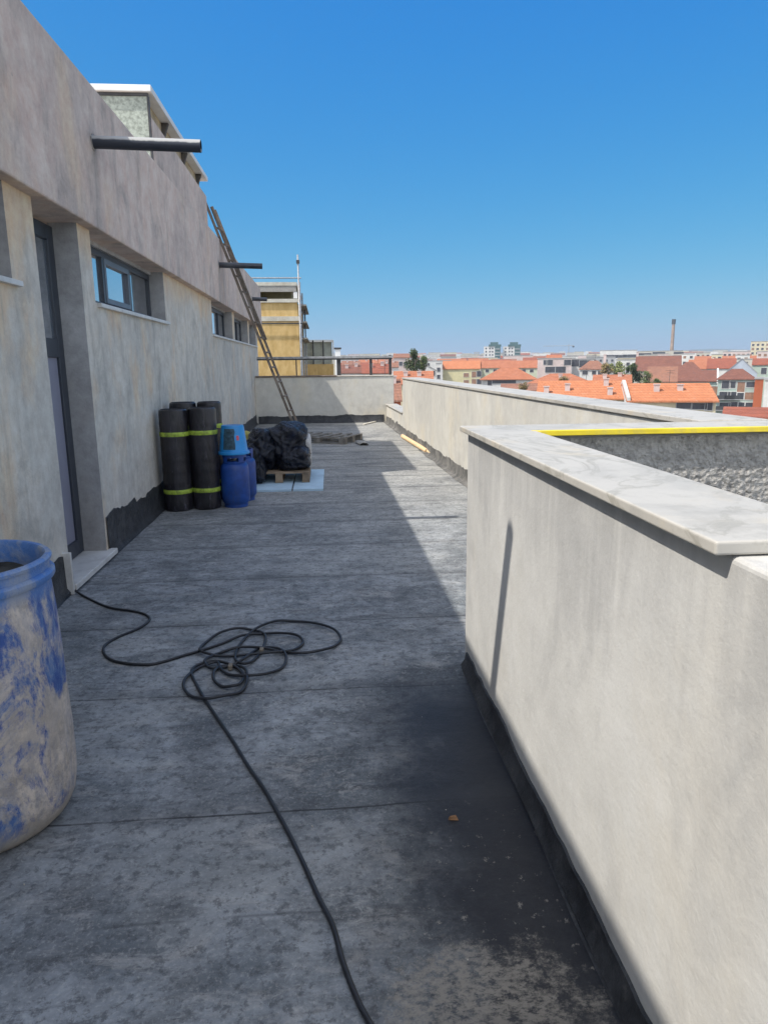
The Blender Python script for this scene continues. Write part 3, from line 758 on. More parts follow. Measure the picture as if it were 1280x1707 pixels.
# curled membrane offcut and a pale strip
q = on_z(608, 741, 0)
m = MB(); vs = []
for i in range(13):
    a = i/12*math.pi*.9; vs += [(q.x+.09*math.cos(a)-.02, q.y-.15, .004+.05*math.sin(a)), (q.x+.09*math.cos(a)-.1, q.y+.35, .004+.05*math.sin(a))]
m.raw(vs, [(2*i, 2*i+1, 2*i+3, 2*i+2) for i in range(12)])
o = m.build('membrane_offcut', simple('pale_offcut', (.36,.35,.32), .9), smooth=True, loc=(q.x,q.y,0)); tag(o, 'curled grey offcut of membrane lying where the shade ends', 'offcut')
so = o.modifiers.new('s', 'SOLIDIFY'); so.thickness = .006
m = MB(); a = on_z(605, 708, 0); b = on_z(627, 703, 0)
m.prism([(a.x, a.y), (a.x+.02, a.y-.12), (b.x, b.y-.12), (b.x, b.y)], .004, .03)
tag(m.build('wood_batten', simple('pale_batten', (.62,.58,.50), .8), loc=(a.x,a.y,0)), 'pale batten lying at the foot of the far end parapet', 'batten')
rnd = random.Random(4)
m = MB()
for i in range(150):
    x_ = rnd.uniform(-1.6, 1.6); y_ = rnd.uniform(1.2, 12)
    if x_ > .55 and y_ < 3.6: continue
    s_ = rnd.uniform(.002, .0065); a = rnd.uniform(0, 6)
    m.obox((x_, y_, .0005), (s_*math.cos(a), s_*math.sin(a), 0), (-s_*math.sin(a)*.7, s_*math.cos(a)*.7, 0), (0, 0, s_*.6))
tag(m.build('grit', simple('grit', (.40,.38,.34), .9), loc=(0,0,0)), 'scattered specks of grit on the terrace floor', 'grit', kind='stuff')

# ------------------------------------------------------------------ neighbouring building with scaffold
nb = thing('insulated_building', 'ochre insulated building with white bands beyond the far end parapet', 'building', (-4, 30, 0))
k = NT('ochre_insulation')
cc = k.mix(k.fr(k.noise(2.2, 9, .7, vec=k.mapping((2,2,1))), .35, .65), (.50,.335,.13), (.62,.44,.20))
cc = k.mix(k.math('MULTIPLY', k.fr(k.noise(1, 7, .7, vec=k.mapping((7,7,.8))), .5, .7), .5), cc, (.40,.28,.11))
M['ochre'] = k.out(cc, .9, k.bump(k.noise(20, 5, .7), .4, .01), spec=.2)
# seen edge at px 500; D 28
E = far(500, 600, 28); ex, ey = E.x, E.y
def zp(py): return far(480, py, 28).z
m = MB(); m.box(-9, ex, ey, ey+6, -24, zp(535)); m.build('wall', M['ochre'], nb)
M['cream'] = simple('cream_band', (.52,.50,.43), .9, .15, 3, dirt=(.35,.30,.22))
m = MB(); m.box(-9, ex+.03, ey-.05, ey+6, zp(535)+.002, zp(527)); m.build('cream_band', M['cream'], nb)
m = MB(); m.box(-9, ex-.02, ey+.0, ey+6, zp(527)+.002, zp(504)); m.build('upper_wall', M['ochre'], nb)
m = MB(); m.box(-9, ex+.04, ey-.08, ey+.10, zp(504)+.002, zp(498)); m.build('balcony_edge', M['cream'], nb)
m = MB(); m.box(-9, ex-.3, ey+1.3, ey+6, zp(504)+.003, zp(476)); m.build('recess_wall', simple('olive_wall', (.20,.18,.10), .9, .2, 4), nb)
m = MB(); m.box(-9, ex-.02, ey-.05, ey+6, zp(476)+.002, zp(470)); m.build('roof_slab', M['cream'], nb)
m = MB(); m.box(-9, ex-.05, ey-.03, ey+.05, zp(486), zp(476)+.001); m.build('fascia', simple('grey_fascia', (.30,.29,.27), .9), nb)
m = MB(); m.box(ex-.16, ex-.02, ey-.02, ey+.12, zp(497)+.002, zp(486)-.001); m.build('corner_post', M['roofwhite'], nb)
# low wing
a = far(506, 607, 34); b = far(556, 607, 34)
m = MB(); m.prism([(a.x,a.y), (b.x,b.y), (b.x+.1,b.y+7), (a.x,a.y+7)], -24, a.z); m.build('low_wing', M['ochre'], nb)
zt = far(530, 570, 34).z
m = MB(); m.prism([(a.x+.02,a.y+.1), (b.x-.06,b.y+.1), (b.x-.02,b.y+6), (a.x,a.y+6)], a.z+.002, zt); m.build('wing_upper', simple('grey_green_panel', (.36,.38,.33), .9, .15, 5), nb)
for q in range(4):
    p = a.lerp(b, q/3); m = MB(); m.box(p.x-.03, p.x+.03, a.y-.06, a.y+.0, a.z+.002, zt+.08); m.build('panel_post', M['darksteel'] if q < 3 else M['roofwhite'], nb)
m = MB(); m.box(a.x, b.x, a.y-.06, a.y+.3, zt+.001, zt+.1); m.build('wing_coping', M['roofwhite'], nb)
v0 = far(563, 592, 60)
vt = thing('roof_vent', 'small white roof vent with dark cap beside the grey-green panels', 'vent', (v0.x, v0.y, v0.z-6))
m = MB(); m.box(v0.x-.22, v0.x+.22, v0.y, v0.y+.45, v0.z-8, far(563, 582, 60).z); m.build('shaft', M['roofwhite'], vt)
m = MB(); m.box(v0.x-.3, v0.x+.3, v0.y-.06, v0.y+.5, far(563, 582, 60).z+.002, far(563, 579, 60).z); m.build('cap', M['darksteel'], vt)

sc = thing('scaffold', 'steel scaffold with a tall pole at the corner of the ochre building', 'scaffold', (ex+.15, ey-.3, 0))
def pole(x, y, z0, z1, r=.03, name='standard', mat='steel'):
    m = MB(); m.tube([(x,y,z0), (x,y,z1)], r, 8); m.build(name, M[mat], sc, smooth=True)
px_ = far(502, 600, 27.4)
pole(px_.x, px_.y, -3, far(500, 424, 27.4).z, .028)
pole(px_.x+.03, px_.y+.02, -3, far(500, 470, 27.4).z, .035, mat='steel')
for pyy in (436,): 
    z = far(500, pyy, 27.4).z; m = MB(); m.box(px_.x-.06, px_.x+.06, px_.y-.05, px_.y+.05, z-.06, z+.06); m.build('coupler', M['darksteel'], sc)
pole(px_.x+.05, px_.y+2.5, -3, zp(480), .028); pole(px_.x+.08, px_.y+5.0, -3, zp(496), .028)
for pyy in (505, 533, 560):
    z = zp(pyy); m = MB(); m.tube([(px_.x+.02, px_.y, z), (px_.x+.1, px_.y+5.2, z)], .024, 8); m.build('ledger', M['steel'], sc)
    m = MB(); m.box(px_.x-.02, px_.x+.25, px_.y+.3, px_.y+5.2, z-.12, z-.07); m.build('deck', M['greywood'], sc)
m = MB(); m.tube([(px_.x-8, px_.y, zp(466)), (px_.x+.1, px_.y, zp(466))], .024, 8); m.build('ledger', M['steel'], sc)
m = MB(); m.tube([(px_.x-8, px_.y, zp(538)-.05), (px_.x+.1, px_.y, zp(538)-.05)], .024, 8); m.build('ledger', M['darksteel'], sc)
m = MB(); m.tube([(px_.x+.18, px_.y+.6, zp(560)), (px_.x+.12, px_.y+2.6, zp(500))], .022, 8); m.build('brace', M['darksteel'], sc)

# ------------------------------------------------------------------ the town
GZ = -22.0
m = MB(); m.poly([(-9000,-3000,GZ), (9000,-3000,GZ), (9000,12000,GZ), (-9000,12000,GZ)])
tag(m.build('ground', simple('town_ground', (.22,.20,.17), .95, .3, .02)), kind='structure')

def tilemat(name, c, c2):
    k = NT(name); X, Y, Z = k.sep()
    n = k.noise(.5, 8, .75); n2 = k.noise(1.8, 8, .8)
    col = k.mix(k.fr(n, .35, .65), c, c2)
    col = k.mix(k.math('MULTIPLY', k.fr(n2, .48, .66), .55), col, tuple(x*.5 for x in c2))
    n3 = k.noise(1.0, 7, .75, vec=k.mapping((1.1,1.1,2.0),(7,3,1)))
    col = k.mix(k.math('MULTIPLY', k.fr(n3, .54, .7), .5), col, (c[0]*1.05, c[1]*1.6+.03, c[2]*2.2+.03))
    w = k.math('FRACT', k.math('MULTIPLY', Z, 2.9)); ln = k.fr(w, .0, .4, 1, 0)
    col = k.mix(k.math('MULTIPLY', ln, .5), col, tuple(x*.45 for x in c))
    w2 = k.math('FRACT', k.math('MULTIPLY', X, 2.2)); ln2 = k.fr(w2, .0, .4, 1, 0)
    col = k.mix(k.math('MULTIPLY', ln2, .28), col, tuple(x*.5 for x in c))
    return k.out(col, .85, k.bump(k.math('ADD', w, w2), .5, .05), spec=.2)
T_ = {'orange': tilemat('orange_tiles', (.44,.17,.095), (.37,.14,.075)), 'bright': tilemat('bright_orange_tiles', (.53,.205,.10), (.46,.17,.08)),
      'brown': tilemat('brown_tiles', (.235,.10,.07), (.18,.08,.06)), 'red': tilemat('red_tiles', (.32,.105,.065), (.26,.09,.06)),
      'dull': tilemat('dull_tiles', (.32,.155,.10), (.25,.125,.09)), 'grey': simple('flat_roof', (.30,.29,.28), .9, .2, .3)}
def wallm(name, c): return simple(name, tuple(q*.8 for q in c), .9, .10, .35, spec=.2, dirt=tuple(q*.5 for q in c), dirtamt=.35)
Wm = {'white': wallm('house_white', (.72,.70,.66)), 'cream': wallm('house_cream', (.68,.60,.42)), 'yellow': wallm('house_yellow', (.66,.60,.36)),
      'pink': wallm('house_pink', (.66,.54,.50)), 'green': wallm('house_green', (.48,.56,.46)), 'mint': wallm('house_mint', (.42,.50,.44)),
      'sunless': wallm('house_sunless', (.46,.50,.56)), 'terracotta': wallm('house_terracotta', (.46,.13,.06)), 'grey': wallm('house_grey', (.42,.42,.42)),
      'palegreen': wallm('house_palegreen', (.60,.62,.46)), 'beige': wallm('house_beige', (.58,.54,.46)), 'teal': wallm('house_teal', (.10,.17,.17))}
M['wpane'] = simple('far_window', (.05,.05,.06), .3, .3, 1, spec=.6)
M['shutter'] = simple('far_shutter', (.25,.14,.09), .6, .2, 1)

def house(name, label, cat, x0, x1, pe, pr, D, dep, kind, wall, roof, wins=(), grid=None, chim=(), skew=0., group=None, ground=GZ, over=.35, walltop=None, firewall=()):
    """px span x0..x1, eave px height pe, ridge px height pr, true distance D and depth dep in metres"""
    a = far(x0, pe, D*(1-skew)); b = far(x1, pe, D*(1+skew)); mid = (x0+x1)/2
    ze = far(mid, pe, D).z; a.z = b.z = ze
    u = (b-a); W_ = u.length; u.normalize(); n = Vector((-u.y, u.x, 0))
    if n.dot(a) < 0: n = -n
    if kind == 'flat': zr = ze
    elif kind == 'gable': zr = far(mid, pr, D).z
    else: zr = far(mid, pr, D+dep/2).z
    root = thing(name, label, cat, (a.x, a.y, ground), group)
    def P_(s, t, z): q = a+u*s+n*t; return (q.x, q.y, z)
    m = MB(); top = ze
    c = [P_(0,0,ground), P_(W_,0,ground), P_(W_,dep,ground), P_(0,dep,ground)]; t = [P_(0,0,top), P_(W_,0,top), P_(W_,dep,top), P_(0,dep,top)]
    m.raw(c+t, [(0,1,5,4),(1,2,6,5),(2,3,7,6),(3,0,4,7),(4,5,6,7)])
    if kind == 'side':
        m.poly([P_(0,0,ze), P_(0,dep,ze), P_(0,dep/2,zr)]); m.poly([P_(W_,0,ze), P_(W_,dep/2,zr), P_(W_,dep,ze)])
    if kind == 'gable':
        m.poly([P_(0,0,ze), P_(W_,0,ze), P_(W_/2,0,zr)]); m.poly([P_(0,dep,ze), P_(W_/2,dep,zr), P_(W_,dep,ze)])
    m.build('wall', wall, root)
    r = MB(); th = .22; o_ = over
    if kind == 'side':
        dz = (zr-ze)/(dep/2)*o_
        for zz in (0,):
            F_ = [P_(-o_*.5,-o_,ze-dz), P_(W_+o_*.5,-o_,ze-dz), P_(W_+o_*.5,dep/2,zr), P_(-o_*.5,dep/2,zr), P_(W_+o_*.5,dep+o_,ze-dz), P_(-o_*.5,dep+o_,ze-dz)]
            G_ = [(p[0],p[1],p[2]+th) for p in F_]
            r.raw(F_+G_, [(6,7,8,9),(9,8,10,11),(0,1,7,6),(1,2,8,7),(2,4,10,8),(4,5,11,10),(5,3,9,11),(3,0,6,9),(0,3,2,1),(3,5,4,2)])
    elif kind == 'gable':
        dz = (zr-ze)/(W_/2)*o_
        F_ = [P_(-o_,-o_*.5,ze-dz), P_(-o_,dep+o_*.5,ze-dz), P_(W_/2,dep+o_*.5,zr), P_(W_/2,-o_*.5,zr), P_(W_+o_,dep+o_*.5,ze-dz), P_(W_+o_,-o_*.5,ze-dz)]
        G_ = [(p[0],p[1],p[2]+th) for p in F_]
        r.raw(F_+G_, [(6,9,8,7),(9,11,10,8),(0,6,7,1),(1,7,8,2),(2,8,10,4),(4,10,11,5),(5,11,9,3),(3,9,6,0),(0,1,2,3),(3,2,4,5)])
    elif kind == 'hip':
        ins = min(dep/2, W_*.35)
        F_ = [P_(-o_,-o_,ze), P_(W_+o_,-o_,ze), P_(W_+o_,dep+o_,ze), P_(-o_,dep+o_,ze)]
        G_ = [(p[0],p[1],p[2]+th*.7) for p in F_]
        t2 = [P_(ins,dep/2,zr+th), P_(W_-ins,dep/2,zr+th)]
        r.raw(F_+G_+t2, [(0,1,5,4),(1,2,6,5),(2,3,7,6),(3,0,4,7),(0,3,2,1),(4,5,9,8),(5,6,9),(6,7,8,9),(7,4,8)])
    else:
        F_ = [P_(-.15,-.15,ze+.002), P_(W_+.15,-.15,ze+.002), P_(W_+.15,dep+.15,ze+.002), P_(-.15,dep+.15,ze+.002)]
        G_ = [(p[0],p[1],p[2]+.35) for p in F_]
        r.raw(F_+G_, [(0,1,5,4),(1,2,6,5),(2,3,7,6),(3,0,4,7),(4,5,6,7),(0,3,2,1)])
    ro = r.build('roof', roof, root)
    def addwin(s, z, w, h, style='w'):
        fr = MB(); q = .09
        def bx(s0, s1, z0, z1, d0, d1):
            V = [P_(s0,-d0,z0), P_(s1,-d0,z0), P_(s1,d1,z0), P_(s0,d1,z0), P_(s0,-d0,z1), P_(s1,-d0,z1), P_(s1,d1,z1), P_(s0,d1,z1)]
            return V, [(0,3,2,1),(4,5,6,7),(0,1,5,4),(1,2,6,5),(2,3,7,6),(3,0,4,7)]
        for args in ((s-w/2-q, s-w/2, z-q, z+h+q), (s+w/2, s+w/2+q, z-q, z+h+q), (s-w/2, s+w/2, z-q, z), (s-w/2, s+w/2, z+h, z+h+q)):
            fr.raw(*bx(*args, .10, -.01))
        fo = fr.build('window', Wm['white'] if style != 'd' else Wm['grey'], root)
        pn = MB(); pn.raw(*bx(s-w/2, s+w/2, z, z+h, .03, -.005)); pn.build('pane', M['wpane'] if style != 's' else M['shutter'], fo)
        if style == 'b':                  # balcony
            bb = MB(); bb.raw(*bx(s-w*.9, s+w*.9, z-.15, z, 1.0, -.01)); bo = bb.build('balcony', Wm['grey'], root)
            rl = MB(); rl.raw(*bx(s-w*.9, s+w*.9, z+.001, z+.9, 1.0, -.93)); rl.build('balustrade', M['darksteel'], bo)
    for wn in wins:
        wx, wy, w, h = wn[:4]
        d = ray(wx, wy); t_ = (a-EYEP).dot(n)/d.dot(n); q = EYEP+d*t_
        addwin((q-a).dot(u), q.z-h/2, w, h, wn[4] if len(wn) > 4 else 'w')
    if grid:
        nx, nz_, w, h, z0 = grid
        for j in range(nz_):
            for i in range(nx):
                addwin(W_*(i+.5)/nx, ze-z0-j*3.0-h, w, h, random.choice(['w','w','s']))
    for (f_, g_, hh_) in chim:            # fraction along, fraction of depth, height
        s = f_*W_; tt = g_*dep
        zz = ze+(zr-ze)*(1-abs(g_*2-1)) if kind in ('side', 'hip') else ze
        cm = MB(); V = []
        for z in (zz-.3, zz+hh_): V += [P_(s-.4,tt-.3,z), P_(s+.4,tt-.3,z), P_(s+.4,tt+.3,z), P_(s-.4,tt+.3,z)]
        cm.raw(V, [(0,1,5,4),(1,2,6,5),(2,3,7,6),(3,0,4,7),(4,5,6,7)])
        V = []
        for z in (zz+hh_+.002, zz+hh_+.15): V += [P_(s-.5,tt-.4,z), P_(s+.5,tt-.4,z), P_(s+.5,tt+.4,z), P_(s-.5,tt+.4,z)]
        cm.raw(V, [(0,1,5,4),(1,2,6,5),(2,3,7,6),(3,0,4,7),(4,5,6,7),(0,3,2,1)])
        cm.build('chimney', Wm['pink'], ro)
    if chim and D < 240:                  # thin television aerial on the ridge
        q_ = a+u*(W_*.55)+n*(dep*.5); am = MB(); zt_ = zr+2.2
        am.tube([(q_.x,q_.y,zr), (q_.x,q_.y,zt_)], .035, 5)
        for dz_, hl_ in ((0, .7), (-.3, .5), (-.55, .9)):
            am.tube([tuple(Vector((q_.x,q_.y,zt_+dz_))-u*hl_), tuple(Vector((q_.x,q_.y,zt_+dz_))+u*hl_)], .025, 4)
        am.build('aerial', M['darksteel'], ro)
    for f_ in firewall:                   # raised white party wall following the roof slope
        s = f_*W_; fm = MB(); V = []
        for s_ in (s-.25, s+.25): V += [P_(s_,-.5,ze-.6), P_(s_,-.5,ze+.55), P_(s_,dep/2,zr+.75), P_(s_,dep+.4,ze+.4), P_(s_,dep+.4,ze-.6)]
        fm.raw(V, [(0,1,2,3,4),(9,8,7,6,5),(0,5,6,1),(1,6,7,2),(2,7,8,3),(3,8,9,4),(4,9,5,0)])
        fm.build('party_wall', Wm['white'], root)
    return root

RO = 'row_house'
# nearest row, just beyond the parapet
house('row_house', 'bright orange-roofed house with two small chimneys, closest below the coping at right', 'house', 1047, 1194, 668, 640.5, 118, 13, 'side', Wm['cream'], T_['bright'],
      wins=((1140,676,2.2,.9,'d'), (1165,677,2.2,.9,'d'), (1181,677,1.0,1.2,'d')), chim=((.36,.25,1.2), (.64,.28,1.0)), skew=.01, firewall=(.0,), over=.6)
house('row_house', 'orange-roofed row house left of the white sloping party wall, three chimneys', 'house', 895, 1044, 664, 636, 120, 13, 'side', Wm['cream'], T_['bright'],
      chim=((.10,.12,1.2), (.34,.2,1.2), (.78,.35,1.2), (.82,.08,1.2)), skew=.0, over=.5)
house('row_house', 'orange roof with a bush before it, directly behind the nearest orange row', 'house', 876, 992, 642, 624, 160, 12, 'hip', Wm['beige'], T_['orange'], chim=((.5,.3,.9),))
house('row_house', 'low tiled roof between the orange row and the dark green tree', 'house', 988, 1052, 640, 626, 150, 11, 'side', Wm['pink'], T_['orange'], chim=((.3,.3,.9),(.7,.4,.8)))
house('small_house', 'white-walled house with wide orange hip roof in front of the twin towers', 'house', 803, 893, 633, 614, 190, 13, 'hip', Wm['white'], T_['orange'],
      wins=((816,638,1.0,1.2,'d'), (840,636,6.0,.8,'d')), over=.6)
house('small_house', 'orange lean roof tucked under the wide orange hip roof', 'house', 835, 905, 652, 641, 130, 9, 'side', Wm['white'], T_['dull'])
house('apartment_block', 'long pale yellow block with orange tiled roof and paired windows', 'building', 738, 800, 614.5, 602, 290, 12, 'side', Wm['yellow'], T_['bright'],
      wins=((777,625,2.0,1.5,'s'), (790,624,1.8,2.2,'s'), (798.5,623,1.8,2.2), (777,636,2.0,1.2,'s'), (790,636,1.8,2.0,'s'), (798.5,636,1.8,2.0)), over=.4)
house('apartment_block', 'pale green wing with orange roof just right of the yellow block', 'building', 801, 850, 613, 601.5, 292, 12, 'side', Wm['palegreen'], T_['orange'],
      wins=((812,618,1.4,1.2),(825,618,1.4,1.2),(840,618,1.4,1.2)))
house('apartment_block', 'pale green wing with orange roof beneath the right tower', 'building', 851, 896, 613, 601.5, 292, 12, 'side', Wm['palegreen'], T_['orange'],
      wins=((860,618,1.4,1.2),(873,618,1.4,1.2),(886,618,1.4,1.2)))
house('apartment_block', 'narrow white end block at the left edge of the yellow block', 'building', 727, 736, 606, 604, 285, 10, 'flat', Wm['white'], T_['grey'], wins=((731,616,1.3,1.6),(731,628,1.3,1.6)))

# twin towers
def tower(x0, x1, top, D, label):
    a = far(x0, 600, D); b = far(x1, 600, D); u = (b-a); W_ = u.length; u.normalize(); n = Vector((-u.y, u.x, 0)); zt = far((x0+x1)/2, top, D).z
    root = thing('apartment_tower', label, 'tower block', (a.x, a.y, GZ), 'twin apartment towers')
    def bx(s0, s1, t0, t1, z0, z1, nm, mat, par=None):
        m = MB(); V = []
        for z in (z0, z1):
            for s, t in ((s0,t0), (s1,t0), (s1,t1), (s0,t1)): q = a+u*s+n*t; V.append((q.x, q.y, z))
        m.raw(V, [(0,3,2,1),(4,5,6,7),(0,1,5,4),(1,2,6,5),(2,3,7,6),(3,0,4,7)]); return m.build(nm, mat, par or root)
    bx(0, W_, 0, 16, GZ, zt-4.0, 'wall', Wm['white'])
    bx(W_*.28, W_+.4, -.6, 16, zt-3.998, zt-2.2, 'roof_slab', Wm['teal'])
    bx(W_*.38, W_*.85, 2, 12, zt-2.198, zt, 'plant_room', Wm['teal'])
    bx(W_*.66, W_*.98, -.5, -.02, GZ+4, zt-4.1, 'loggia_strip', Wm['teal'])
    for j in range(8):
        z = zt-6.6-j*3
        for s in (.14, .36, .52):
            bx(W_*s-.7, W_*s+.7, -.08, .01, z, z+1.4, 'window', M['wpane'])
        bx(W_*.68, W_*.96, -.9, -.52, z-.3, z+.5, 'balcony', Wm['grey'])
tower(806, 834, 570, 700, 'left one of the twin pale towers with teal tops')
tower(838, 867, 570, 705, 'right one of the twin pale towers with teal tops')

house('apartment_block', 'pale pink flat-roofed block with large dark windows right of the towers', 'building', 896, 953, 598, 598, 255, 14, 'flat', Wm['pink'], T_['grey'],
      wins=((909,604,1.4,1.6), (916,604,2.0,1.8), (917,616,3.4,2.0), (934,616,3.4,2.0,'d'), (946,604,2.4,1.8)), )
house('apartment_block', 'small ochre rooftop storey rising over the pale pink block', 'building', 911, 936, 598, 592, 262, 9, 'side', Wm['pink'], T_['orange'], ground=-3)
house('apartment_block', 'block with dark ribbon windows and white panels beside the pink block', 'building', 954, 990, 599, 599, 268, 12, 'flat', Wm['white'], T_['grey'],
      wins=((959,605,2.6,2.2,'d'), (974,606,3.6,2.4,'d'), (983,606,1.6,2.2,'d')))
house('small_house', 'white house with orange-brown hip roof left of the yellow-green trees', 'house', 966, 1012, 616, 602, 228, 12, 'hip', Wm['white'], T_['dull'],
      wins=((975,621,1.6,1.2),(990,621,1.2,1.2),(1001,621,1.6,1.2)), chim=((.9,.4,2.4),))
house('office_block', 'long low white block with dark strip openings on the skyline', 'building', 1000, 1062, 584, 584, 560, 20, 'flat', Wm['white'], T_['grey'],
      wins=((1019,594,10,2.2,'d'), (1035,594,9,2.2,'d'), (1050,593,10,2.0,'d')), ground=-20)
house('office_block', 'beige right-hand half of the long skyline block by the tall chimney', 'building', 1063, 1138, 585, 585, 590, 20, 'flat', Wm['beige'], T_['grey'],
      wins=((1075,590,9,1.4,'d'), (1098,588,9,1.4,'d'), (1131,588,7,1.4,'d')), ground=-20)
house('warehouse', 'broad brown-red tiled roof behind the dark green tree', 'building', 1058, 1135, 618, 594, 262, 20, 'side', Wm['beige'], T_['brown'], chim=((.02,.5,1.6),))
house('row_house', 'brown tiled roof sloping down right behind the dark green tree', 'house', 1078, 1128, 636, 612, 205, 14, 'side', Wm['beige'], T_['dull'])
house('row_house', 'low olive-roofed house between the broad brown roof and the orange roof', 'house', 1128, 1168, 618, 604, 262, 12, 'hip', Wm['palegreen'], T_['brown'])
house('row_house', 'house with light orange roof left of the red-brown roof in the middle distance', 'house', 1147, 1188, 615, 600, 285, 14, 'side', Wm['white'], T_['orange'], firewall=(1.0,))
house('row_house', 'house with red-brown roof right beside the light orange roof', 'house', 1178, 1226, 614, 598, 272, 15, 'side', Wm['white'], T_['red'])
house('row_house', 'house with brown roof and two sloping white party walls, left of the mint block', 'house', 1118, 1196, 635, 618, 220, 14, 'side', Wm['mint'], T_['brown'],
      wins=((1189,651,2.6,2.4,'s'), (1150,644,1.4,1.2), (1170,644,1.4,1.2)), firewall=(0., 1.), over=.5)
house('gabled_house', 'house with blank blue-grey gable wall rising behind the mint block', 'house', 1208, 1262, 622, 598, 238, 14, 'gable', Wm['sunless'], T_['grey'])  # shade of the sunless side put into the wall colour
house('gabled_house', 'green-walled house with red roof at the right edge', 'house', 1254, 1296, 608, 598, 262, 12, 'side', Wm['green'], T_['red'], wins=((1273,618,1.6,2.0),))
mint = house('apartment_block', 'mint green block with brown hip roof, balconies and dark windows', 'building', 1197, 1258, 633, 616, 188, 12, 'hip', Wm['mint'], T_['brown'],
      wins=((1210,641,1.8,1.8), (1221,641,1.3,1.6), (1235,645,1.6,2.3,'s'), (1251,641,1.8,1.2), (1208,659,2.4,1.7,'b'), (1220,659,1.8,1.7,'b'), (1234,660,1.4,1.5), (1250,660,2.2,1.7,'s'),
            (1208,677,2.4,1.7,'b'), (1222,676,1.8,1.7), (1236,676,1.4,1.5), (1250,677,2.2,1.7,'b')), over=.5)
house('apartment_block', 'narrow terracotta red block attached right of the mint block', 'building', 1258.5, 1273, 632, 632, 187, 10, 'flat', Wm['terracotta'], T_['grey'])
house('apartment_block', 'white wall with a dark window at the far right edge', 'building', 1275, 1300, 634, 634, 150, 10, 'flat', Wm['white'], T_['grey'])
house('apartment_block', 'large cream block standing tall on the skyline at the right edge', 'building', 1252, 1300, 569, 569, 600, 20, 'flat', Wm['cream'], T_['grey'], grid=(6, 4, 1.6, 1.5, 1.5))
house('apartment_block', 'pinkish lower block left of the tall cream block on the skyline', 'building', 1205, 1251, 586, 586, 480, 20, 'flat', Wm['pink'], T_['grey'], grid=(6, 2, 1.4, 1.5, 1.2))
house('row_house', 'red-brown roof just above the coping at the bottom right of the town', 'house', 1205, 1296, 697, 681, 100, 8, 'side', Wm['beige'], T_['red'])

for (x0, x1, py, D, wk, lab) in ((1136, 1158, 590, 430, 'white', 'white flat block just right of the skyline chimney'), (1160, 1184, 588, 470, 'beige', 'beige flat block between the chimney and the pinkish skyline block'),
        (1186, 1204, 591, 400, 'cream', 'small cream flat block left of the pinkish skyline block'), (1226, 1250, 592, 380, 'white', 'white block in front of the pinkish skyline block'),
        (1262, 1290, 586, 420, 'pink', 'pink block in front of the tall cream skyline block'), (1096, 1114, 590, 500, 'pink', 'pale pink block below the skyline chimney')):
    house('apartment_block', lab, 'building', x0, x1, py, py, D, 12, 'flat', Wm[wk], T_['grey'], grid=(max(2, int((x1-x0)*D/1180/3)), 3, 1.4, 1.3, 1.0))
# left side of the town
house('small_house', 'pinkish white house left of the round dark tree', 'house', 656, 682, 596, 590, 280, 10, 'side', Wm['pink'], T_['dull'], wins=((668,606,1.4,1.6),(676,606,1.4,1.6)))
house('small_house', 'small white gabled house right of the round dark tree', 'house', 695, 727, 618, 609, 175, 10, 'gable', Wm['white'], T_['grey'], wins=((722,622,.9,1.2),))
house('row_house', 'orange roof in front of the round dark tree', 'house', 656, 722, 640, 620, 135, 10, 'side', Wm['cream'], T_['orange'], chim=((.3,.3,.9),(.65,.3,.9)))
house('row_house', 'brick-red roof seen through the gap beside the end parapet', 'house', 610, 668, 668, 634, 92, 12, 'side', Wm['terracotta'], T_['dull'], chim=((.8,.4,1.0),))
lefts = [(566, 606, 622, 610, 180, 'brown', 'brown roof left of the middle railing post'), (604, 652, 622, 608, 165, 'red', 'red roof between the two right railing posts'),
         (570, 600, 608, 602, 320, 'dull', 'small dull red roof just under the top rail'), (598, 640, 606, 600, 360, 'orange', 'small orange roof just under the top rail near its right end'),
         (636, 664, 612, 603, 240, 'dull', 'dull red roof behind the right end of the railing')]
for (x0, x1, pe, pr, D, rf, lab) in lefts:
    house('row_house', 'house with '+lab, 'house', x0, x1, pe, pr, D, 12, 'side', Wm['white'], T_[rf], chim=((.3,.3,1.0),(.7,.4,1.0)))

# tall chimney
cb = far(1119, 590, 800)
ch = thing('factory_chimney', 'tall slender brown chimney with lattice top on the skyline', 'chimney', (cb.x, cb.y, GZ))
m = MB(); zt = far(1119, 540, 800).z; m.tube([(cb.x,cb.y,GZ), (cb.x,cb.y,zt)], [2.1, 1.5], 14); m.build('shaft', simple('chimney_brick', (.30,.22,.17), .9, .25, .4), ch, smooth='auto')
m = MB(); m.tube([(cb.x,cb.y,zt+.002), (cb.x,cb.y,far(1119, 532, 800).z)], [1.9, 1.9], 14); m.build('collar', M['darksteel'], ch, smooth='auto')
# crane
cr = far(955, 590, 1300)
cn = thing('tower_crane', 'faint distant tower crane with long horizontal jib', 'crane', (cr.x, cr.y, GZ))
j0 = far(905, 578, 1300); j1 = far(957, 574.5, 1300); zt = far(948, 576, 1300).z; mp = far(948, 576, 1300)
m = MB(); m.tube([(mp.x,mp.y,GZ), (mp.x,mp.y,zt+3)], .5, 6); m.build('mast', M['steel'], cn)
m = MB(); m.tube([(j0.x,j0.y,zt), (j1.x,j1.y,zt)], .45, 6); m.build('jib', M['steel'], cn)
m = MB(); m.box(j1.x-3, j1.x, j1.y-1, j1.y+1, zt-3, zt-.5); m.build('counterweight', M['darksteel'], cn)

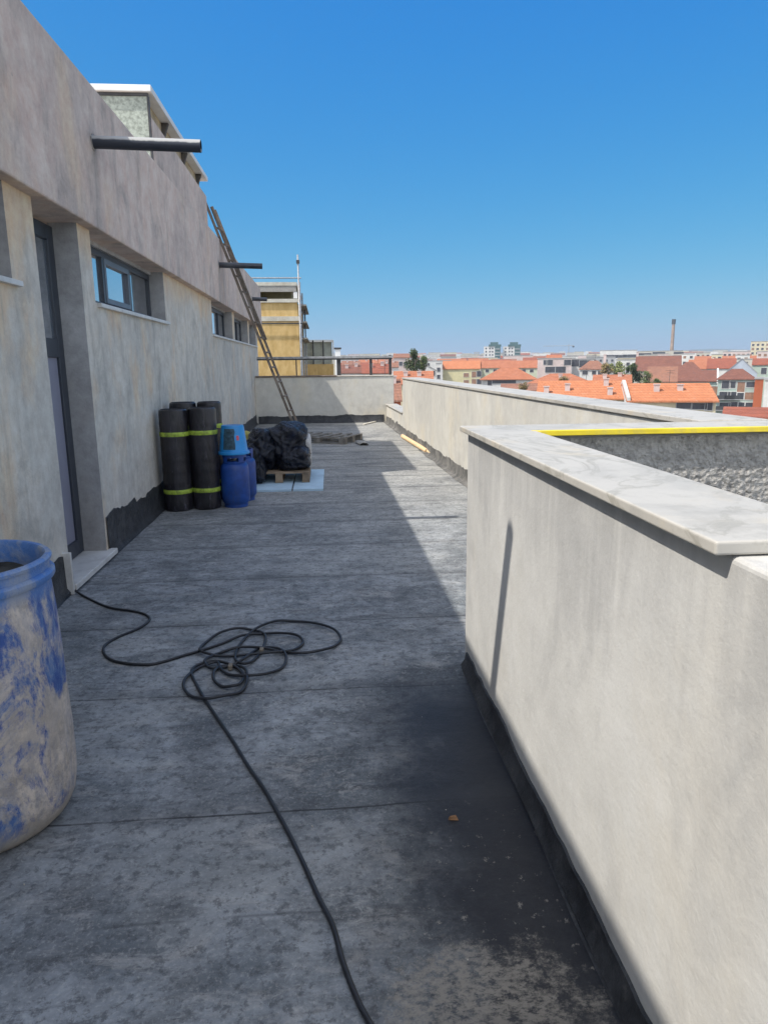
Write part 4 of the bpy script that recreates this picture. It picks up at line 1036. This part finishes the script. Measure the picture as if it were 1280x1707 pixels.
# distant filler town, row by row; every block its own thing
rnd = random.Random(12)
rows = [(330, 604, 2.4), (430, 600, 2.4), (560, 597.5, 2.2), (760, 595, 2.2), (1050, 592.5, 2.0), (1500, 590.5, 1.8), (2300, 590, 1.6)]
names = {'white': 'white', 'cream': 'cream', 'pink': 'pinkish', 'beige': 'beige', 'grey': 'grey'}
ordw = ['first', 'second', 'third', 'fourth', 'fifth', 'sixth', 'seventh', 'eighth', 'ninth', 'tenth', 'eleventh', 'twelfth', 'thirteenth', 'fourteenth', 'fifteenth', 'sixteenth', 'seventeenth', 'eighteenth', 'nineteenth', 'twentieth']
ordw += ['twenty-'+w for w in ordw[:9]] + ['thirtieth'] + ['thirty-'+w for w in ordw[:9]] + ['fortieth'] + ['forty-'+w for w in ordw[:9]]
rown = ['the nearest', 'the second', 'the third', 'the fourth', 'the fifth', 'the sixth', 'the farthest']
for ri, (D, py, jit) in enumerate(rows):
    x = 548 if ri > 2 else 560; i = 0
    while x < 1290:
        wpx = rnd.uniform(11, 24)/D*1180*(1 if D < 700 else 1.6)
        D2 = D*rnd.uniform(.93, 1.07); y = py - (x-560)*.0085 + rnd.uniform(-jit, jit)
        wk = rnd.choice(['white','white','cream','pink','beige','grey']); rk = rnd.random()
        kind = 'side' if rk < .5 else 'flat'
        if D > 1000: kind = 'flat' if rk < .8 else 'side'
        rf = rnd.choice(['orange','dull','red','brown']) if kind == 'side' else 'grey'
        dp = rnd.uniform(9, 14)*(1 if D < 700 else 1.5)
        pr = y; pe = y+ (2.6/D*1180+ 0) - (dp/2/D)*0 if kind == 'side' else y
        lab = '%s block with %s, %s from the left in %s distant row' % (names[wk], {'orange':'orange tiled roof','dull':'faded red roof','red':'red tiled roof','brown':'brown tiled roof','grey':'flat roof'}[rf], ordw[i], rown[ri])
        house('distant_house', lab, 'house', x, x+wpx, pe, pr, D2, dp, kind, Wm[wk], T_[rf], grid=((max(1, int(wpx*D/1180/3.4)), 2, 1.3, 1.3, 1.0) if D < 500 else None), group='distant houses of the town')
        x += wpx*rnd.uniform(.95, 1.5) if ri > 0 else wpx*rnd.uniform(1.3, 2.6); i += 1

# hills
m = MB(); vs = []; N = 160
for i in range(N+1):
    px = 500+ (1350-500)*i/N
    hgt = 596-(px-560)*.0088 - 3.5 - 6.0*math.exp(-((px-1190)/75)**2) - 2.2*noise.noise(Vector((px*.013, 2, 0))) - .6*noise.noise(Vector((px*.06, 5, 0)))
    for (D, f_) in ((5200, 0), (6000, 1), (7400, .0)):
        p = far(px, hgt, D); p.z = GZ if f_ == 0 else p.z
        vs.append(p)
for i in range(N):
    a = i*3; m.f += [(a, a+3, a+4, a+1), (a+1, a+4, a+5, a+2)]
m.v = [tuple(p) for p in vs]
tag(m.build('hills', simple('wooded_hills', (.06,.085,.06), .95, .3, .002), smooth=True), kind='structure')

# ------------------------------------------------------------------ trees
def leafm(name, c, c2):
    k = NT(name); n = k.noise(.7, 4, .6)
    geo = k.n.new('ShaderNodeObjectInfo')
    col = k.mix(k.fr(n, .35, .65), c, c2); return k.out(col, .7, spec=.3)
L_ = {'dark': leafm('dark_leaves', (.035,.055,.02), (.075,.10,.035)), 'green': leafm('green_leaves', (.07,.10,.03), (.13,.16,.05)), 'olive': leafm('olive_leaves', (.13,.15,.05), (.20,.22,.07)), 'dry': leafm('dry_leaves', (.16,.12,.05), (.25,.19,.08))}
def tree(label, px, D, ptop, pbot, wpx, leaf, seed, n=1700, ls=.30, name='tree', blobs=7, cat='tree'):
    rn = random.Random(seed); T0 = far(px, ptop, D); B0 = far(px, pbot, D); w = wpx/1180*D
    H = T0.z-B0.z
    root = thing(name, label, cat, (T0.x, T0.y, GZ))
    m = MB(); zb = B0.z+H*.35
    m.tube([(T0.x, T0.y, GZ), (T0.x+.2, T0.y, (GZ+zb)/2), (T0.x, T0.y, zb), (T0.x+.1, T0.y, T0.z-H*.2)], [.35, .28, .2, .06], 8)
    for q in range(7):
        a = rn.uniform(0, 6.28); z = B0.z+H*rn.uniform(.2, .6); l = w*.4
        m.tube([(T0.x, T0.y, z), (T0.x+l*.5*math.cos(a), T0.y+l*.5*math.sin(a), z+l*.35), (T0.x+l*math.cos(a), T0.y+l*math.sin(a), z+l*.8)], [.12, .08, .03], 6)
    m.build('trunk', M['wood'], root, smooth=True)
    m = MB(); bl = []
    for q in range(blobs):
        a = rn.uniform(0, 6.28); rr = rn.uniform(0, .33)*w; f = rn.random()
        bl.append((Vector((T0.x+rr*math.cos(a), T0.y+rr*math.sin(a), B0.z+H*(.22+.62*f))), w*rn.uniform(.16, .27)*(1.1-.35*f)))
    for q in range(n):
        c, r_ = rn.choice(bl); d = Vector((rn.gauss(0,1), rn.gauss(0,1), rn.gauss(0,1))).normalized()*r_*rn.uniform(.45, 1.12)
        p = c+d; s = ls*rn.uniform(.6, 1.3)
        u = Vector((rn.gauss(0,1), rn.gauss(0,1), rn.gauss(0,1))).normalized(); v = u.orthogonal().normalized()*s*.7; u = u*s
        m.poly([p-u*.5, p+v*.5, p+u*.5, p-v*.5])
    m.build('crown', L_[leaf], root)
tree('round dark tree on its own at the left, above the orange roof', 690, 150, 581, 622, 34, 'dark', 1, 2600, .34)
tree('lighter green tree crowded against the right of the round dark one', 707, 155, 592, 620, 26, 'green', 2, 1500, .3)
tree('pale yellow-green tree left of the dark green tree', 1031, 172, 601, 640, 34, 'olive', 3, 1700, .34)
tree('brownish tree at the left end of the clump beside the white house', 1010, 170, 603, 636, 26, 'dry', 4, 1200, .3)
tree('tall dark green tree in the middle of the clump before the brown roofs', 1056, 165, 600, 646, 32, 'dark', 5, 2600, .34)
tree('dark tree with bare reddish twigs right of the tallest dark one', 1078, 163, 616, 645, 24, 'green', 6, 900, .28)
tree('small green tree at the right end of the clump above the orange roof', 1096, 160, 630, 650, 24, 'green', 7, 1100, .28)
tree('low bush in front of the orange roof behind the nearest row', 942, 140, 629, 640, 24, 'dry', 8, 800, .24, name='bush', cat='bush')
tree('scruffy bush by the white walls, left of the nearest orange row', 875, 125, 636, 652, 22, 'dry', 9, 700, .22, name='bush', cat='bush')

hz = MB(); hz.box(-8500, 8500, -2500, 11500, GZ-1, 75)
hm = bpy.data.materials.new('haze'); hm.use_nodes = True; hm.node_tree.nodes.clear()
ho = hm.node_tree.nodes.new('ShaderNodeOutputMaterial'); hv = hm.node_tree.nodes.new('ShaderNodeVolumePrincipled')
hv.inputs['Color'].default_value = (.80, .90, 1, 1); hv.inputs['Density'].default_value = .00022; hv.inputs['Anisotropy'].default_value = .2
hm.node_tree.links.new(hv.outputs[0], ho.inputs['Volume'])
tag(hz.build('haze', hm), kind='stuff')
# ------------------------------------------------------------------ light, sky, camera
SUN = Vector((1.0, .41, -1.452)).normalized()        # direction the light travels
elev = math.asin(-SUN.z); az = math.atan2(-SUN.x, -SUN.y)   # compass angle of the sun measured from +Y towards +X
sl = bpy.data.lights.new('sun', 'SUN'); sl.energy = 2.8; sl.angle = R(.53); sl.color = (1, .945, .86)
so = bpy.data.objects.new('sun', sl); COL.objects.link(so); so.rotation_euler = SUN.to_track_quat('-Z', 'Y').to_euler(); so.location = (-20, -8, 30)
w = bpy.data.worlds.new('World'); scene.world = w; w.use_nodes = True
nt = w.node_tree; bg = nt.nodes['Background']; sky = nt.nodes.new('ShaderNodeTexSky'); sky.sky_type = 'NISHITA'; sky.sun_disc = False
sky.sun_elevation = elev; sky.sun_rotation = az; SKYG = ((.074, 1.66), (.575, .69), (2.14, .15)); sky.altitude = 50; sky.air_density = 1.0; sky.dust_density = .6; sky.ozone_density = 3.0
def wn(t, **kw):
    n_ = nt.nodes.new(t)
    for a_, b_ in kw.items(): setattr(n_, a_, b_)
    return n_
def wm(op, a_, b_):
    n_ = wn('ShaderNodeMath', operation=op)
    for i_, x_ in enumerate((a_, b_)):
        if isinstance(x_, (int, float)): n_.inputs[i_].default_value = x_
        else: nt.links.new(x_, n_.inputs[i_])
    return n_.outputs[0]
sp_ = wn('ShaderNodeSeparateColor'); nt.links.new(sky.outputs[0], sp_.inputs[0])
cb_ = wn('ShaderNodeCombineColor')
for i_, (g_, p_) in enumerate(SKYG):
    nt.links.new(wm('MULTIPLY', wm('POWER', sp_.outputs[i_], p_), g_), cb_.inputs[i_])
hs = wn('ShaderNodeHueSaturation'); hs.inputs['Saturation'].default_value = .42; hs.inputs['Value'].default_value = 1.15  # brighter, greyer sky overhead and behind, added to fill the shade
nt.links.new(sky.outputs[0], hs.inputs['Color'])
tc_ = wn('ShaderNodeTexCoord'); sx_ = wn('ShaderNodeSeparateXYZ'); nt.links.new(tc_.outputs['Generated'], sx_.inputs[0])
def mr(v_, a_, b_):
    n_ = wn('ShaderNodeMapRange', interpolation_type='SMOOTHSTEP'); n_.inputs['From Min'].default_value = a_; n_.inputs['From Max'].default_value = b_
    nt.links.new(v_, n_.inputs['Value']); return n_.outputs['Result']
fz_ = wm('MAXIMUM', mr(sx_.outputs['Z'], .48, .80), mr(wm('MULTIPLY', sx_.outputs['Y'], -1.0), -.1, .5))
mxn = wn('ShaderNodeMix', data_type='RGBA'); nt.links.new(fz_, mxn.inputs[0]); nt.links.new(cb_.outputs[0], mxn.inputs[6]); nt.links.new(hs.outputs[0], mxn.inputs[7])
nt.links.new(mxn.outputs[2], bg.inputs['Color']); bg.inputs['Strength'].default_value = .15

cam = bpy.data.cameras.new('camera'); co = bpy.data.objects.new('camera', cam); COL.objects.link(co); scene.camera = co
from mathutils import Matrix
mw = Matrix((( rt.x, up.x, -fw.x, 0), (rt.y, up.y, -fw.y, 0), (rt.z, up.z, -fw.z, EYE), (0,0,0,1)))
co.matrix_world = mw
cam.sensor_fit = 'HORIZONTAL'; cam.sensor_width = 36; cam.lens = F/1280*36; cam.clip_start = .05; cam.clip_end = 20000
scene.view_settings.view_transform = 'Standard'; scene.view_settings.look = 'None'; scene.view_settings.exposure = .84; scene.view_settings.gamma = 1
